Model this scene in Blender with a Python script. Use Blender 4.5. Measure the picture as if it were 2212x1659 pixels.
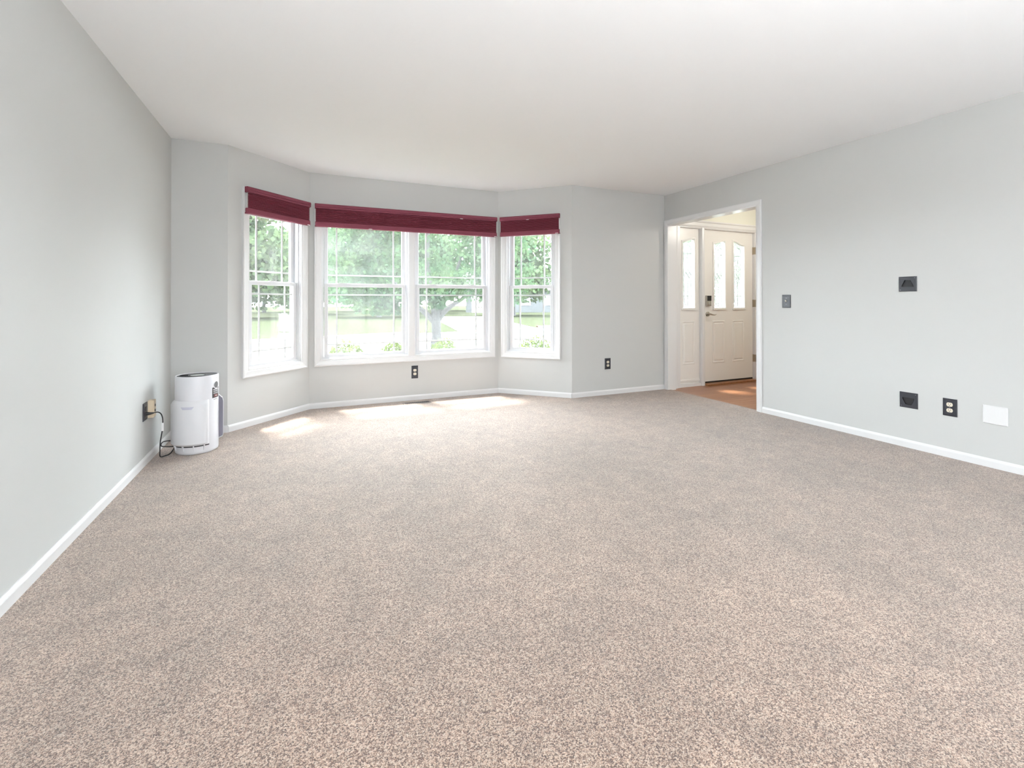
import bpy, math, random
import numpy as np
from mathutils import Matrix, Vector

# ------------------------------------------------------------------ scene, camera, light
scene = bpy.context.scene
for o in list(bpy.data.objects):
    bpy.data.objects.remove(o, do_unlink=True)
C = scene.collection
scene.view_settings.view_transform = 'Standard'
scene.view_settings.look = 'None'
scene.view_settings.gamma = 1.0
scene.view_settings.use_curve_mapping = False
scene.view_settings.exposure = 0.17
scene.cycles.use_denoising = True
scene.cycles.max_bounces = 12
scene.cycles.diffuse_bounces = 7
scene.cycles.transparent_max_bounces = 24
scene.cycles.sample_clamp_indirect = 8.0

YAW, PITCH, ROLL, CAMH = 0.4214, 0.0052, -0.0011, 1.1068
cd = bpy.data.cameras.new('camera')
cam = bpy.data.objects.new('camera', cd)
C.objects.link(cam)
cd.sensor_width = 36.0
cd.lens = 1011.8 / 2212 * 36
cd.shift_y = -(829.5 - 645.8) / 2212
cd.clip_start, cd.clip_end = 0.05, 500
_f = Vector((math.sin(YAW) * math.cos(PITCH), math.cos(YAW) * math.cos(PITCH), math.sin(PITCH)))
_r = Vector((math.cos(YAW), -math.sin(YAW), 0))
_u = _r.cross(_f)
_r2 = _r * math.cos(ROLL) + _u * math.sin(ROLL)
_u2 = -_r * math.sin(ROLL) + _u * math.cos(ROLL)
m = Matrix((_r2, _u2, -_f)).transposed().to_4x4()
m.translation = (0, 0, CAMH)
cam.matrix_world = m
scene.camera = cam

SKY, SUN, REAR_FILL = 23.0, 24.0, 45.0  # sky and sun, then the fill added behind the camera
UPLIGHT_FILL = 1450.0  # added lamp that brightens the ceiling
world = bpy.data.worlds.new('world')
scene.world = world
world.use_nodes = True
bg = world.node_tree.nodes['Background']
bg.inputs[0].default_value = (0.86, 0.94, 1.0, 1)
bg.inputs[1].default_value = SKY

sl = bpy.data.lights.new('sun', 'SUN')
sl.energy = SUN
sl.angle = math.radians(7.0)      # hazy sun behind thin cloud
sl.color = (1.0, 0.975, 0.93)
so = bpy.data.objects.new('sun', sl)
C.objects.link(so)
so.location = (-3, 20, 25)
so.rotation_euler = Vector((0.37 * math.sin(0.384), -0.37 * math.cos(0.384), -0.93)).to_track_quat('-Z', 'Y').to_euler()

# fill light added behind the camera, set in an opening made for it
al = bpy.data.lights.new('rear_fill', 'AREA')
al.shape = 'RECTANGLE'
al.size, al.size_y = 3.4, 2.0
al.energy = REAR_FILL
al.color = (0.86, 0.945, 1.0)
ao = bpy.data.objects.new('rear_fill', al)
C.objects.link(ao)
ao.location = (1.6, -2.72, 1.05)
ao.rotation_euler = (math.radians(90), 0, 0)      # faces +Y, into the room

# ------------------------------------------------------------------ helpers
XL, XR, YB, H = -0.975, 4.183, 4.616, 2.44
B = [(-0.576, 4.616), (0.069, 5.261), (2.175, 5.261), (2.820, 4.616)]
S2 = math.sqrt(0.5)


class MB:
    def __init__(s):
        s.v, s.f = [], []

    def add(s, verts, faces):
        n = len(s.v)
        s.v += [tuple(p) for p in verts]
        s.f += [tuple(i + n for i in q) for q in faces]
        return s

    def box(s, x0, x1, y0, y1, z0, z1):
        v = [(x, y, z) for z in (z0, z1) for y in (y0, y1) for x in (x0, x1)]
        return s.add(v, [(0, 2, 3, 1), (4, 5, 7, 6), (0, 1, 5, 4), (2, 6, 7, 3), (0, 4, 6, 2), (1, 3, 7, 5)])

    def bevbox(s, x0, x1, y0, y1, z0, z1, b, dx=-1):
        """box on a wall whose front face (y0) is chamfered by b"""
        o = [(x0, z0), (x1, z0), (x1, z1), (x0, z1)]
        i = [(x0 + b, z0 + b), (x1 - b, z0 + b), (x1 - b, z1 - b), (x0 + b, z1 - b)]
        yb = y0 + b * 0.6
        v = [(x, y1, z) for x, z in o] + [(x, yb, z) for x, z in o] + [(x, y0, z) for x, z in i]
        f = [(3, 2, 1, 0)] if False else [(0, 1, 2, 3)]
        for k in range(4):
            j = (k + 1) % 4
            f += [(k, k + 4, j + 4, j), (k + 4, k + 8, j + 8, j + 4)]
        f += [(11, 10, 9, 8)]
        return s.add(v, f)

    def prism(s, poly, y0, y1):
        """poly = [(x,z)...] extruded along y"""
        n = len(poly)
        v = [(x, y0, z) for x, z in poly] + [(x, y1, z) for x, z in poly]
        f = [tuple(range(n)), tuple(range(2 * n - 1, n - 1, -1))]
        f += [(i, i + n, (i + 1) % n + n, (i + 1) % n) for i in range(n)]
        return s.add(v, f)

    def prism_z(s, poly, z0, z1):
        n = len(poly)
        v = [(x, y, z0) for x, y in poly] + [(x, y, z1) for x, y in poly]
        f = [tuple(range(n - 1, -1, -1)), tuple(range(n, 2 * n))]
        f += [(i, (i + 1) % n, (i + 1) % n + n, i + n) for i in range(n)]
        return s.add(v, f)

    def sweep(s, path, prof, closed=True):
        """path [(x,z)] counter-clockwise seen from the room (-y); prof [(d,y)] d = offset to the outside of the path"""
        n, k = len(path), len(prof)
        nor = []
        for i in range(n):
            p = Vector(path[i])
            a = Vector(path[i - 1]) if (closed or i > 0) else None
            b = Vector(path[(i + 1) % n]) if (closed or i < n - 1) else None
            ns = []
            for q, w in ((a, p), (p, b)):
                if q is None or w is None:
                    continue
                d = (w - q).normalized()
                ns.append(Vector((d.y, -d.x)))
            if len(ns) == 1:
                nor.append(ns[0])
            else:
                t = (ns[0] + ns[1]).normalized()
                nor.append(t / max(0.35, t.dot(ns[0])))
        v = []
        for i in range(n):
            for d, y in prof:
                q = Vector(path[i]) + nor[i] * d
                v.append((q.x, y, q.y))
        f = []
        for i in range(n if closed else n - 1):
            j = (i + 1) % n
            for a in range(k):
                b = (a + 1) % k
                f.append((i * k + a, j * k + a, j * k + b, i * k + b))
        if not closed:
            f += [tuple(range(k - 1, -1, -1)), tuple((n - 1) * k + a for a in range(k))]
        return s.add(v, f)

    def ring(s, x0, x1, z0, z1, prof):
        return s.sweep([(x0, z0), (x1, z0), (x1, z1), (x0, z1)], prof)

    def tube(s, pts, r, seg=8, cap=True):
        pts = [Vector(p) for p in pts]
        n = len(pts)
        rr = r if isinstance(r, (list, tuple)) else [r] * n
        up = Vector((0.13, 0.27, 1)).normalized()
        v, f = [], []
        for i, p in enumerate(pts):
            t = (pts[min(i + 1, n - 1)] - pts[max(i - 1, 0)]).normalized()
            a = t.cross(up)
            if a.length < 1e-3:
                a = t.cross(Vector((1, 0, 0)))
            a.normalize()
            b = t.cross(a).normalized()
            for k in range(seg):
                w = 2 * math.pi * k / seg
                v.append(p + (a * math.cos(w) + b * math.sin(w)) * rr[i])
        for i in range(n - 1):
            for k in range(seg):
                q = (k + 1) % seg
                f.append((i * seg + k, i * seg + q, (i + 1) * seg + q, (i + 1) * seg + k))
        if cap:
            f += [tuple(range(seg - 1, -1, -1)), tuple((n - 1) * seg + k for k in range(seg))]
        return s.add(v, f)

    def lathe(s, prof, seg=32, a0=0.0, a1=2 * math.pi, cx=0.0, cy=0.0):
        """prof [(r,z)] about the z axis"""
        full = abs(a1 - a0 - 2 * math.pi) < 1e-6
        m_ = seg if full else seg + 1
        k = len(prof)
        v = []
        for i in range(m_):
            w = a0 + (a1 - a0) * i / seg
            for r, z in prof:
                v.append((cx + r * math.cos(w), cy + r * math.sin(w), z))
        f = []
        for i in range(seg):
            j = (i + 1) % m_
            for a in range(k - 1):
                f.append((i * k + a, j * k + a, j * k + a + 1, i * k + a + 1))
        return s.add(v, f)

    def disc_y(s, cx, cz, r, y0, y1, seg=20, sz=1.0):
        return s.prism([(cx + r * math.cos(2 * math.pi * i / seg), cz + r * sz * math.sin(2 * math.pi * i / seg)) for i in range(seg)], y0, y1)

    def build(s, name, mat, parent=None, smooth=False):
        me = bpy.data.meshes.new(name)
        me.from_pydata(s.v, [], s.f)
        me.validate()
        import bmesh
        bm = bmesh.new()
        bm.from_mesh(me)
        bmesh.ops.recalc_face_normals(bm, faces=bm.faces)
        bm.to_mesh(me)
        bm.free()
        if smooth:
            me.polygons.foreach_set('use_smooth', [True] * len(me.polygons))
            me.set_sharp_from_angle(angle=math.radians(38))
        me.materials.append(M[mat])
        o = bpy.data.objects.new(name, me)
        C.objects.link(o)
        o.parent = parent
        return o


def tag(o, label, cat, group=None, kind=None):
    o['label'] = label
    o['category'] = cat
    if group:
        o['group'] = group
    if kind:
        o['kind'] = kind
    return o


def empty(name, loc=(0, 0, 0), rz=0.0):
    o = bpy.data.objects.new(name, None)
    o.empty_display_size = 0.05
    C.objects.link(o)
    o.location = loc
    o.rotation_euler = (0, 0, rz)
    return o


def copy_tree(o, parent=None):
    c = o.copy()
    C.objects.link(c)
    c.parent = parent
    for ch in list(o.children):
        copy_tree(ch, c)
    return c


# ------------------------------------------------------------------ materials
M = {}


def mat(name, col, rough=0.5, metal=0.0, bump=None, var=None, sheen=0.0, spec=0.5):
    """procedural principled material; bump=(scale,strength,dist), var=(scale,amount)"""
    ma = bpy.data.materials.new(name)
    ma.use_nodes = True
    nt = ma.node_tree
    p = nt.nodes['Principled BSDF']
    p.inputs['Base Color'].default_value = (*col, 1)
    p.inputs['Roughness'].default_value = rough
    p.inputs['Metallic'].default_value = metal
    p.inputs['Specular IOR Level'].default_value = spec
    if sheen:
        p.inputs['Sheen Weight'].default_value = sheen
        p.inputs['Sheen Roughness'].default_value = 0.45
    tc = nt.nodes.new('ShaderNodeTexCoord')
    if var:
        n = nt.nodes.new('ShaderNodeTexNoise')
        n.inputs['Scale'].default_value = var[0]
        n.inputs['Detail'].default_value = 3
        nt.links.new(tc.outputs['Object'], n.inputs['Vector'])
        r = nt.nodes.new('ShaderNodeValToRGB')
        a = var[1]
        r.color_ramp.elements[0].position, r.color_ramp.elements[1].position = 0.3, 0.7
        r.color_ramp.elements[0].color = (*[c * (1 - a) for c in col], 1)
        r.color_ramp.elements[1].color = (*[min(1, c * (1 + a)) for c in col], 1)
        nt.links.new(n.outputs['Fac'], r.inputs['Fac'])
        nt.links.new(r.outputs['Color'], p.inputs['Base Color'])
    if bump:
        n2 = nt.nodes.new('ShaderNodeTexNoise')
        n2.inputs['Scale'].default_value = bump[0]
        n2.inputs['Detail'].default_value = 4
        nt.links.new(tc.outputs['Object'], n2.inputs['Vector'])
        b = nt.nodes.new('ShaderNodeBump')
        b.inputs['Strength'].default_value = bump[1]
        b.inputs['Distance'].default_value = bump[2]
        nt.links.new(n2.outputs['Fac'], b.inputs['Height'])
        nt.links.new(b.outputs['Normal'], p.inputs['Normal'])
    M[name] = ma
    return ma


mat('wall_paint', (0.555, 0.560, 0.552), 0.55, bump=(220, 0.08, 0.002), spec=0.3)
mat('foyer_paint', (0.74, 0.735, 0.65), 0.55, bump=(220, 0.08, 0.002), spec=0.3)
mat('ceiling_paint', (0.905, 0.925, 0.945), 0.75, bump=(160, 0.1, 0.002), spec=0.2)
mat('trim_white', (0.73, 0.73, 0.735), 0.28)
mat('vinyl_white', (0.71, 0.715, 0.735), 0.35)
mat('door_white', (0.80, 0.785, 0.76), 0.3, bump=(300, 0.05, 0.001))
mat('shade_fabric', (0.205, 0.046, 0.068), 0.85, bump=(900, 0.2, 0.0006), var=(420, 0.15), spec=0.15)
mat('shade_rail', (0.195, 0.048, 0.070), 0.75, bump=(900, 0.2, 0.0006), var=(500, 0.25), spec=0.2)
mat('shade_backing', (0.82, 0.81, 0.80), 0.8)
mat('dark_plate', (0.030, 0.031, 0.040), 0.33, bump=(700, 0.15, 0.0006), var=(300, 0.35))
mat('dark_cavity', (0.008, 0.008, 0.010), 0.5)
mat('almond', (0.76, 0.70, 0.58), 0.35)
mat('beige_plastic', (0.68, 0.57, 0.42), 0.4)
mat('screw_metal', (0.25, 0.25, 0.27), 0.35, 0.9)
mat('nickel', (0.46, 0.43, 0.39), 0.28, 1.0)
mat('hinge_metal', (0.42, 0.36, 0.28), 0.4, 0.9)
mat('black_plastic', (0.014, 0.014, 0.016), 0.35)
mat('white_plastic', (0.72, 0.72, 0.755), 0.3)
mat('cover_plastic', (0.69, 0.69, 0.715), 0.38)
mat('grey_plastic', (0.20, 0.19, 0.24), 0.45)
mat('charcoal_plastic', (0.045, 0.045, 0.05), 0.4, bump=(500, 0.2, 0.001))
mat('lens_grey', (0.16, 0.16, 0.165), 0.2)
mat('pale_glass', (0.55, 0.60, 0.56), 0.12)
mat('red_print', (0.17, 0.05, 0.045), 0.5)
mat('grey_print', (0.32, 0.32, 0.33), 0.5)
mat('slot_plastic', (0.56, 0.56, 0.66), 0.4)
mat('white_tag', (0.8, 0.8, 0.8), 0.5)
mat('register_metal', (0.19, 0.16, 0.145), 0.6, 0.0)
mat('came_metal', (0.16, 0.155, 0.16), 0.4, 0.6)
mat('rubber', (0.015, 0.013, 0.012), 0.7)
mat('oak_sill', (0.30, 0.13, 0.05), 0.35, var=(30, 0.3))
mat('concrete', (0.62, 0.61, 0.60), 0.9, var=(3, 0.06))
mat('asphalt', (0.55, 0.55, 0.55), 0.9, var=(4, 0.06))
mat('bark', (0.042, 0.041, 0.041), 0.9, bump=(14, 1.0, 0.05), var=(9, 0.4))
mat('siding', (0.06, 0.065, 0.07), 0.7)
mat('roofing', (0.05, 0.05, 0.052), 0.9, var=(8, 0.3))
mat('soil', (0.12, 0.085, 0.06), 0.95, var=(12, 0.4))
mat('lawn_grass', (0.0250, 0.0295, 0.0170), 1.0, bump=(60, 0.6, 0.03), var=(1.2, 0.12), spec=0.0)
mat('window_dark', (0.10, 0.11, 0.12), 0.1)
mat('soffit', (0.8, 0.8, 0.8), 0.6)


def glass_mat(name, haze, tint=(1, 1, 1), refl=1.0):
    ma = bpy.data.materials.new(name)
    ma.use_nodes = True
    nt = ma.node_tree
    nt.nodes.remove(nt.nodes['Principled BSDF'])
    out = nt.nodes['Material Output']
    tr = nt.nodes.new('ShaderNodeBsdfTransparent')
    tr.inputs[0].default_value = (*tint, 1)
    gl = nt.nodes.new('ShaderNodeBsdfGlossy')
    gl.inputs['Roughness'].default_value = 0.02
    fr = nt.nodes.new('ShaderNodeFresnel')
    ge = nt.nodes.new('ShaderNodeNewGeometry')
    io = nt.nodes.new('ShaderNodeMapRange')
    io.inputs['To Min'].default_value = 1.5
    io.inputs['To Max'].default_value = 1 / 1.5
    nt.links.new(ge.outputs['Backfacing'], io.inputs['Value'])
    nt.links.new(io.outputs['Result'], fr.inputs['IOR'])
    mu = nt.nodes.new('ShaderNodeMath')
    mu.operation = 'MULTIPLY'
    mu.inputs[1].default_value = refl
    nt.links.new(fr.outputs[0], mu.inputs[0])
    mx = nt.nodes.new('ShaderNodeMixShader')
    nt.links.new(mu.outputs[0], mx.inputs[0])
    nt.links.new(tr.outputs[0], mx.inputs[1])
    nt.links.new(gl.outputs[0], mx.inputs[2])
    last = mx
    if haze:
        tl = nt.nodes.new('ShaderNodeBsdfTranslucent')
        tl.inputs[0].default_value = (1, 1, 1, 1)
        m2 = nt.nodes.new('ShaderNodeMixShader')
        tc = nt.nodes.new('ShaderNodeTexCoord')
        no = nt.nodes.new('ShaderNodeTexNoise')
        no.inputs['Scale'].default_value = 3.0
        nt.links.new(tc.outputs['Object'], no.inputs['Vector'])
        ml = nt.nodes.new('ShaderNodeMath')
        ml.operation = 'MULTIPLY'
        ml.inputs[1].default_value = haze * 2
        nt.links.new(no.outputs['Fac'], ml.inputs[0])
        nt.links.new(ml.outputs[0], m2.inputs[0])
        nt.links.new(mx.outputs[0], m2.inputs[1])
        nt.links.new(tl.outputs[0], m2.inputs[2])
        last = m2
    nt.links.new(last.outputs[0], out.inputs['Surface'])
    M[name] = ma


glass_mat('window_glass', 0.012, (0.985, 0.99, 0.98), 0.65)
glass_mat('leaded_glass', 0.05, (0.95, 0.98, 0.96), 1.2)


def leaf_mat(name, c1, c2, trans):
    ma = bpy.data.materials.new(name)
    ma.use_nodes = True
    nt = ma.node_tree
    nt.nodes.remove(nt.nodes['Principled BSDF'])
    out = nt.nodes['Material Output']
    tc = nt.nodes.new('ShaderNodeTexCoord')
    no = nt.nodes.new('ShaderNodeTexNoise')
    no.inputs['Scale'].default_value = 1.7
    no.inputs['Detail'].default_value = 4
    nt.links.new(tc.outputs['Object'], no.inputs['Vector'])
    rp = nt.nodes.new('ShaderNodeValToRGB')
    rp.color_ramp.elements[0].position, rp.color_ramp.elements[1].position = 0.32, 0.68
    rp.color_ramp.elements[0].color = (*c1, 1)
    rp.color_ramp.elements[1].color = (*c2, 1)
    nt.links.new(no.outputs['Fac'], rp.inputs['Fac'])
    d = nt.nodes.new('ShaderNodeBsdfDiffuse')
    t = nt.nodes.new('ShaderNodeBsdfTranslucent')
    nt.links.new(rp.outputs['Color'], d.inputs['Color'])
    nt.links.new(rp.outputs['Color'], t.inputs['Color'])
    mx = nt.nodes.new('ShaderNodeMixShader')
    mx.inputs[0].default_value = trans
    nt.links.new(d.outputs[0], mx.inputs[1])
    nt.links.new(t.outputs[0], mx.inputs[2])
    nt.links.new(mx.outputs[0], out.inputs['Surface'])
    M[name] = ma


leaf_mat('maple_leaf', (0.026, 0.056, 0.031), (0.060, 0.094, 0.042), 0.5)
leaf_mat('far_leaf', (0.042, 0.072, 0.040), (0.084, 0.112, 0.050), 0.5)
leaf_mat('shrub_leaf', (0.065, 0.10, 0.030), (0.13, 0.155, 0.045), 0.4)
leaf_mat('grass_blade', (0.085, 0.105, 0.060), (0.13, 0.145, 0.09), 0.4)


def carpet_material():
    ma = bpy.data.materials.new('carpet')
    ma.use_nodes = True
    nt = ma.node_tree
    L = nt.links.new
    p = nt.nodes['Principled BSDF']
    p.inputs['Roughness'].default_value = 0.72
    p.inputs['Specular IOR Level'].default_value = 0.4
    p.inputs['Sheen Weight'].default_value = 0.42
    p.inputs['Sheen Roughness'].default_value = 0.5
    tc = nt.nodes.new('ShaderNodeTexCoord')

    def noise(scale, detail, rough=0.5):
        n = nt.nodes.new('ShaderNodeTexNoise')
        n.inputs['Scale'].default_value = scale
        n.inputs['Detail'].default_value = detail
        n.inputs['Roughness'].default_value = rough
        L(tc.outputs['Object'], n.inputs['Vector'])
        return n
    # tufts: warped cells, each its own yarn colour, shade between them painted in
    n1 = noise(330, 2.5, 0.65)
    wn = noise(240, 1.0)
    wv = nt.nodes.new('ShaderNodeVectorMath')
    wv.operation = 'MULTIPLY_ADD'
    wv.inputs[1].default_value = (0.006, 0.006, 0)
    L(wn.outputs['Color'], wv.inputs[0])
    L(tc.outputs['Object'], wv.inputs[2])
    vo = nt.nodes.new('ShaderNodeTexVoronoi')
    vo.inputs['Scale'].default_value = 260
    L(wv.outputs[0], vo.inputs['Vector'])
    sp = nt.nodes.new('ShaderNodeSeparateColor')
    L(vo.outputs['Color'], sp.inputs['Color'])
    md = nt.nodes.new('ShaderNodeMath')
    md.operation = 'MULTIPLY_ADD'
    md.inputs[1].default_value = 1.0
    L(n1.outputs['Fac'], md.inputs[0])
    m0 = nt.nodes.new('ShaderNodeMath')
    m0.operation = 'MULTIPLY_ADD'
    m0.inputs[1].default_value = 0.30
    m0.inputs[2].default_value = -0.15
    L(sp.outputs['Red'], m0.inputs[0])
    L(m0.outputs[0], md.inputs[2])
    rp = nt.nodes.new('ShaderNodeValToRGB')
    cr = rp.color_ramp
    cr.elements[0].position = 0.30
    cr.elements[0].color = (0.036, 0.018, 0.013, 1)
    cr.elements[1].position = 0.76
    cr.elements[1].color = (0.560, 0.462, 0.390, 1)
    for ps, cc in ((0.42, (0.110, 0.056, 0.038)), (0.48, (0.245, 0.168, 0.128)), (0.58, (0.380, 0.290, 0.233))):
        e = cr.elements.new(ps)
        e.color = (*cc, 1)
    L(md.outputs[0], rp.inputs['Fac'])
    # lay of the pile: soft patches
    n2 = noise(1.3, 3.0)
    n3 = noise(8.0, 4.0)
    ad = nt.nodes.new('ShaderNodeMath')
    ad.operation = 'ADD'
    L(n2.outputs['Fac'], ad.inputs[0])
    L(n3.outputs['Fac'], ad.inputs[1])
    mr = nt.nodes.new('ShaderNodeMapRange')
    mr.inputs['From Min'].default_value = 0.75
    mr.inputs['From Max'].default_value = 1.25
    mr.inputs['To Min'].default_value = 0.80
    mr.inputs['To Max'].default_value = 1.13
    L(ad.outputs[0], mr.inputs['Value'])
    mx = nt.nodes.new('ShaderNodeMix')
    mx.data_type = 'RGBA'
    mx.blend_type = 'MULTIPLY'
    mx.inputs['Factor'].default_value = 1.0
    L(rp.outputs['Color'], mx.inputs['A'])
    L(mr.outputs['Result'], mx.inputs['B'])
    # yarns lean to rust or to grey
    hm = nt.nodes.new('ShaderNodeMix')
    hm.data_type = 'RGBA'
    hm.inputs['A'].default_value = (1.09, 0.97, 0.88, 1)
    hm.inputs['B'].default_value = (0.99, 1.0, 0.97, 1)
    L(sp.outputs['Green'], hm.inputs['Factor'])
    hx = nt.nodes.new('ShaderNodeMix')
    hx.data_type = 'RGBA'
    hx.blend_type = 'MULTIPLY'
    hx.inputs['Factor'].default_value = 1.0
    L(mx.outputs['Result'], hx.inputs['A'])
    L(hm.outputs['Result'], hx.inputs['B'])
    L(hx.outputs['Result'], p.inputs['Base Color'])
    b = nt.nodes.new('ShaderNodeBump')
    b.inputs['Strength'].default_value = 0.7
    b.inputs['Distance'].default_value = 0.004
    L(md.outputs[0], b.inputs['Height'])
    L(b.outputs['Normal'], p.inputs['Normal'])
    M['carpet'] = ma


carpet_material()


def wood_material():
    ma = bpy.data.materials.new('floor_wood')
    ma.use_nodes = True
    nt = ma.node_tree
    L = nt.links.new
    p = nt.nodes['Principled BSDF']
    p.inputs['Roughness'].default_value = 0.3
    tc = nt.nodes.new('ShaderNodeTexCoord')
    mp = nt.nodes.new('ShaderNodeMapping')
    mp.inputs['Scale'].default_value = (2.0, 40, 1)
    L(tc.outputs['Object'], mp.inputs['Vector'])
    n = nt.nodes.new('ShaderNodeTexNoise')
    n.inputs['Scale'].default_value = 2.2
    n.inputs['Detail'].default_value = 5
    L(mp.outputs[0], n.inputs['Vector'])
    oi = nt.nodes.new('ShaderNodeObjectInfo')
    ad = nt.nodes.new('ShaderNodeMath')
    ad.operation = 'MULTIPLY_ADD'
    ad.inputs[1].default_value = 0.25
    L(oi.outputs['Random'], ad.inputs[0])
    L(n.outputs['Fac'], ad.inputs[2])
    rp = nt.nodes.new('ShaderNodeValToRGB')
    rp.color_ramp.elements[0].position, rp.color_ramp.elements[1].position = 0.3, 0.95
    rp.color_ramp.elements[0].color = (0.22, 0.085, 0.040, 1)
    rp.color_ramp.elements[1].color = (0.40, 0.185, 0.095, 1)
    L(ad.outputs[0], rp.inputs['Fac'])
    L(rp.outputs['Color'], p.inputs['Base Color'])
    M['floor_wood'] = ma


wood_material()

# ------------------------------------------------------------------ room shell
YR = -2.6            # wall behind the camera
TH = 0.15            # exterior wall thickness
ZB = -0.45           # ground outside


def wall_panel(name, label, u0, u1, z0, z1, th, openings, loc, rz, mt='wall_paint'):
    """solid wall in its own frame: x along it, y through it, openings [(u0,u1,z0,z1)]"""
    us = sorted({u0, u1, *[a for o in openings for a in o[:2]]})
    zs = sorted({z0, z1, *[a for o in openings for a in o[2:]]})
    us = [u for u in us if u0 <= u <= u1]
    zs = [z for z in zs if z0 <= z <= z1]

    def solid(i, j):
        if i < 0 or j < 0 or i >= len(us) - 1 or j >= len(zs) - 1:
            return False
        cu, cz = (us[i] + us[i + 1]) / 2, (zs[j] + zs[j + 1]) / 2
        return not any(a < cu < b and c < cz < d for a, b, c, d in openings)
    mb = MB()
    for i in range(len(us) - 1):
        for j in range(len(zs) - 1):
            if not solid(i, j):
                continue
            a, b, c, d = us[i], us[i + 1], zs[j], zs[j + 1]
            mb.add([(a, 0, c), (b, 0, c), (b, 0, d), (a, 0, d)], [(0, 1, 2, 3)])
            mb.add([(a, th, c), (b, th, c), (b, th, d), (a, th, d)], [(3, 2, 1, 0)])
            if not solid(i - 1, j):
                mb.add([(a, 0, c), (a, th, c), (a, th, d), (a, 0, d)], [(3, 2, 1, 0)])
            if not solid(i + 1, j):
                mb.add([(b, 0, c), (b, th, c), (b, th, d), (b, 0, d)], [(0, 1, 2, 3)])
            if not solid(i, j - 1):
                mb.add([(a, 0, c), (b, 0, c), (b, th, c), (a, th, c)], [(3, 2, 1, 0)])
            if not solid(i, j + 1):
                mb.add([(a, 0, d), (b, 0, d), (b, th, d), (a, th, d)], [(0, 1, 2, 3)])
    me = bpy.data.meshes.new(name)
    me.from_pydata(mb.v, [], mb.f)
    me.materials.append(M[mt])
    o = bpy.data.objects.new(name, me)
    C.objects.link(o)
    o.location = loc
    o.rotation_euler = (0, 0, rz)
    tag(o, label, 'wall', kind='structure')
    return o


R45, R90 = math.radians(45), math.radians(90)
LW = math.hypot(B[1][0] - B[0][0], B[1][1] - B[0][1])     # 0.912
CW = B[2][0] - B[1][0]                                    # 2.106
ZO0, ZO1 = 0.50, 2.055
WL = (0.132, 0.870)
WC = (0.047, 2.059)
WR = (0.042, 0.780)
CS = 0.070                                               # casing width

wall_panel('wall_left', 'long pale grey wall along the left of the room', YR - 0.1, YB + 0.1, ZB, H + 0.02, TH, [], (XL, 0, 0), R90)
wall_panel('wall_back_left', 'narrow pale grey wall behind the air purifier', XL - 0.1, B[0][0], ZB, H + 0.02, TH, [], (0, YB, 0), 0)
wall_panel('wall_bay_left', 'angled pale grey bay wall around the left narrow window', 0, LW, ZB, H + 0.02, TH,
           [(WL[0] + CS - .01, WL[1] - CS + .01, ZO0, ZO1)], (*B[0], 0), R45)
wall_panel('wall_bay_center', 'pale grey bay wall around the wide double window', -0.06, CW + 0.06, ZB, H + 0.02, TH,
           [(WC[0] + CS - .01, WC[1] - CS + .01, ZO0, ZO1)], (*B[1], 0), 0)
wall_panel('wall_bay_right', 'angled pale grey bay wall around the right narrow window', 0, LW, ZB, H + 0.02, TH,
           [(WR[0] + CS - .01, WR[1] - CS + .01, ZO0, ZO1)], (*B[2], 0), -R45)
wall_panel('wall_back_right', 'grey wall with one outlet between bay and doorway', B[3][0], XR + 0.117, ZB, H + 0.02, TH, [], (0, YB, 0), 0)
XF = XR + 0.117                                           # foyer side of the dividing wall
DO = (3.300, 4.548, 2.062)                                # doorway: near edge, far edge, head
wall_panel('wall_right', 'long pale grey wall with the doorway and switch plates', -(YB + 0.0), -(YR - 0.1), -0.05, H + 0.02, 0.117,
           [(-DO[1], -DO[0], -0.05, DO[2])], (XR, 0, 0), -R90)
wall_panel('wall_rear', 'pale grey wall with an added wide opening for the rear fill', XL - 0.1, XR + 0.1, ZB, H + 0.02, -TH,
           [(-0.15, 3.35, 0.0, 2.08)], (0, YR, 0), 0)  # unseen opening added to hold the rear fill light
# foyer
FX1, FY0 = 6.7, 1.6
wall_panel('wall_foyer_front', 'cream foyer wall above and beside the front door', XF, FX1 + .1, ZB, H + 0.02, TH,
           [(4.425, 5.875, -0.02, 2.105)], (0, YB, 0), 0, 'foyer_paint')
wall_panel('wall_foyer_right', 'cream foyer side wall past the front door', -(YB + .1), -(FY0 - .1), ZB, H + 0.02, 0.12, [], (FX1, 0, 0), -R90, 'foyer_paint')
wall_panel('wall_foyer_rear', 'cream foyer wall opposite the front door', XF - .05, FX1 + .1, ZB, H + 0.02, -0.12, [], (0, FY0, 0), 0, 'foyer_paint')

# floor of the room with the bay, carpet about 18 mm thick, out to the doorway
room = [(XL, YR), (XR, YR), (XR, DO[0]), (4.222, DO[0]), (4.222, DO[1]), (XR, DO[1]), (XR, YB), B[3], B[2], B[1], B[0], (XL, YB)]
o = MB().prism_z(room, -0.02, 0.0).build('floor', 'carpet')
tag(o, 'speckled beige cut-pile carpet over the whole room floor', 'floor', kind='structure')
o = MB().box(XL - 0.1, FX1 + .1, YR - .1, YB + .1, -0.12, -0.035).box(B[0][0], B[3][0], YB, B[2][1] + .1, -.12, -.035).build('floor_slab', 'concrete')
tag(o, 'grey subfloor slab under carpet and boards', 'floor', kind='structure')

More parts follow.
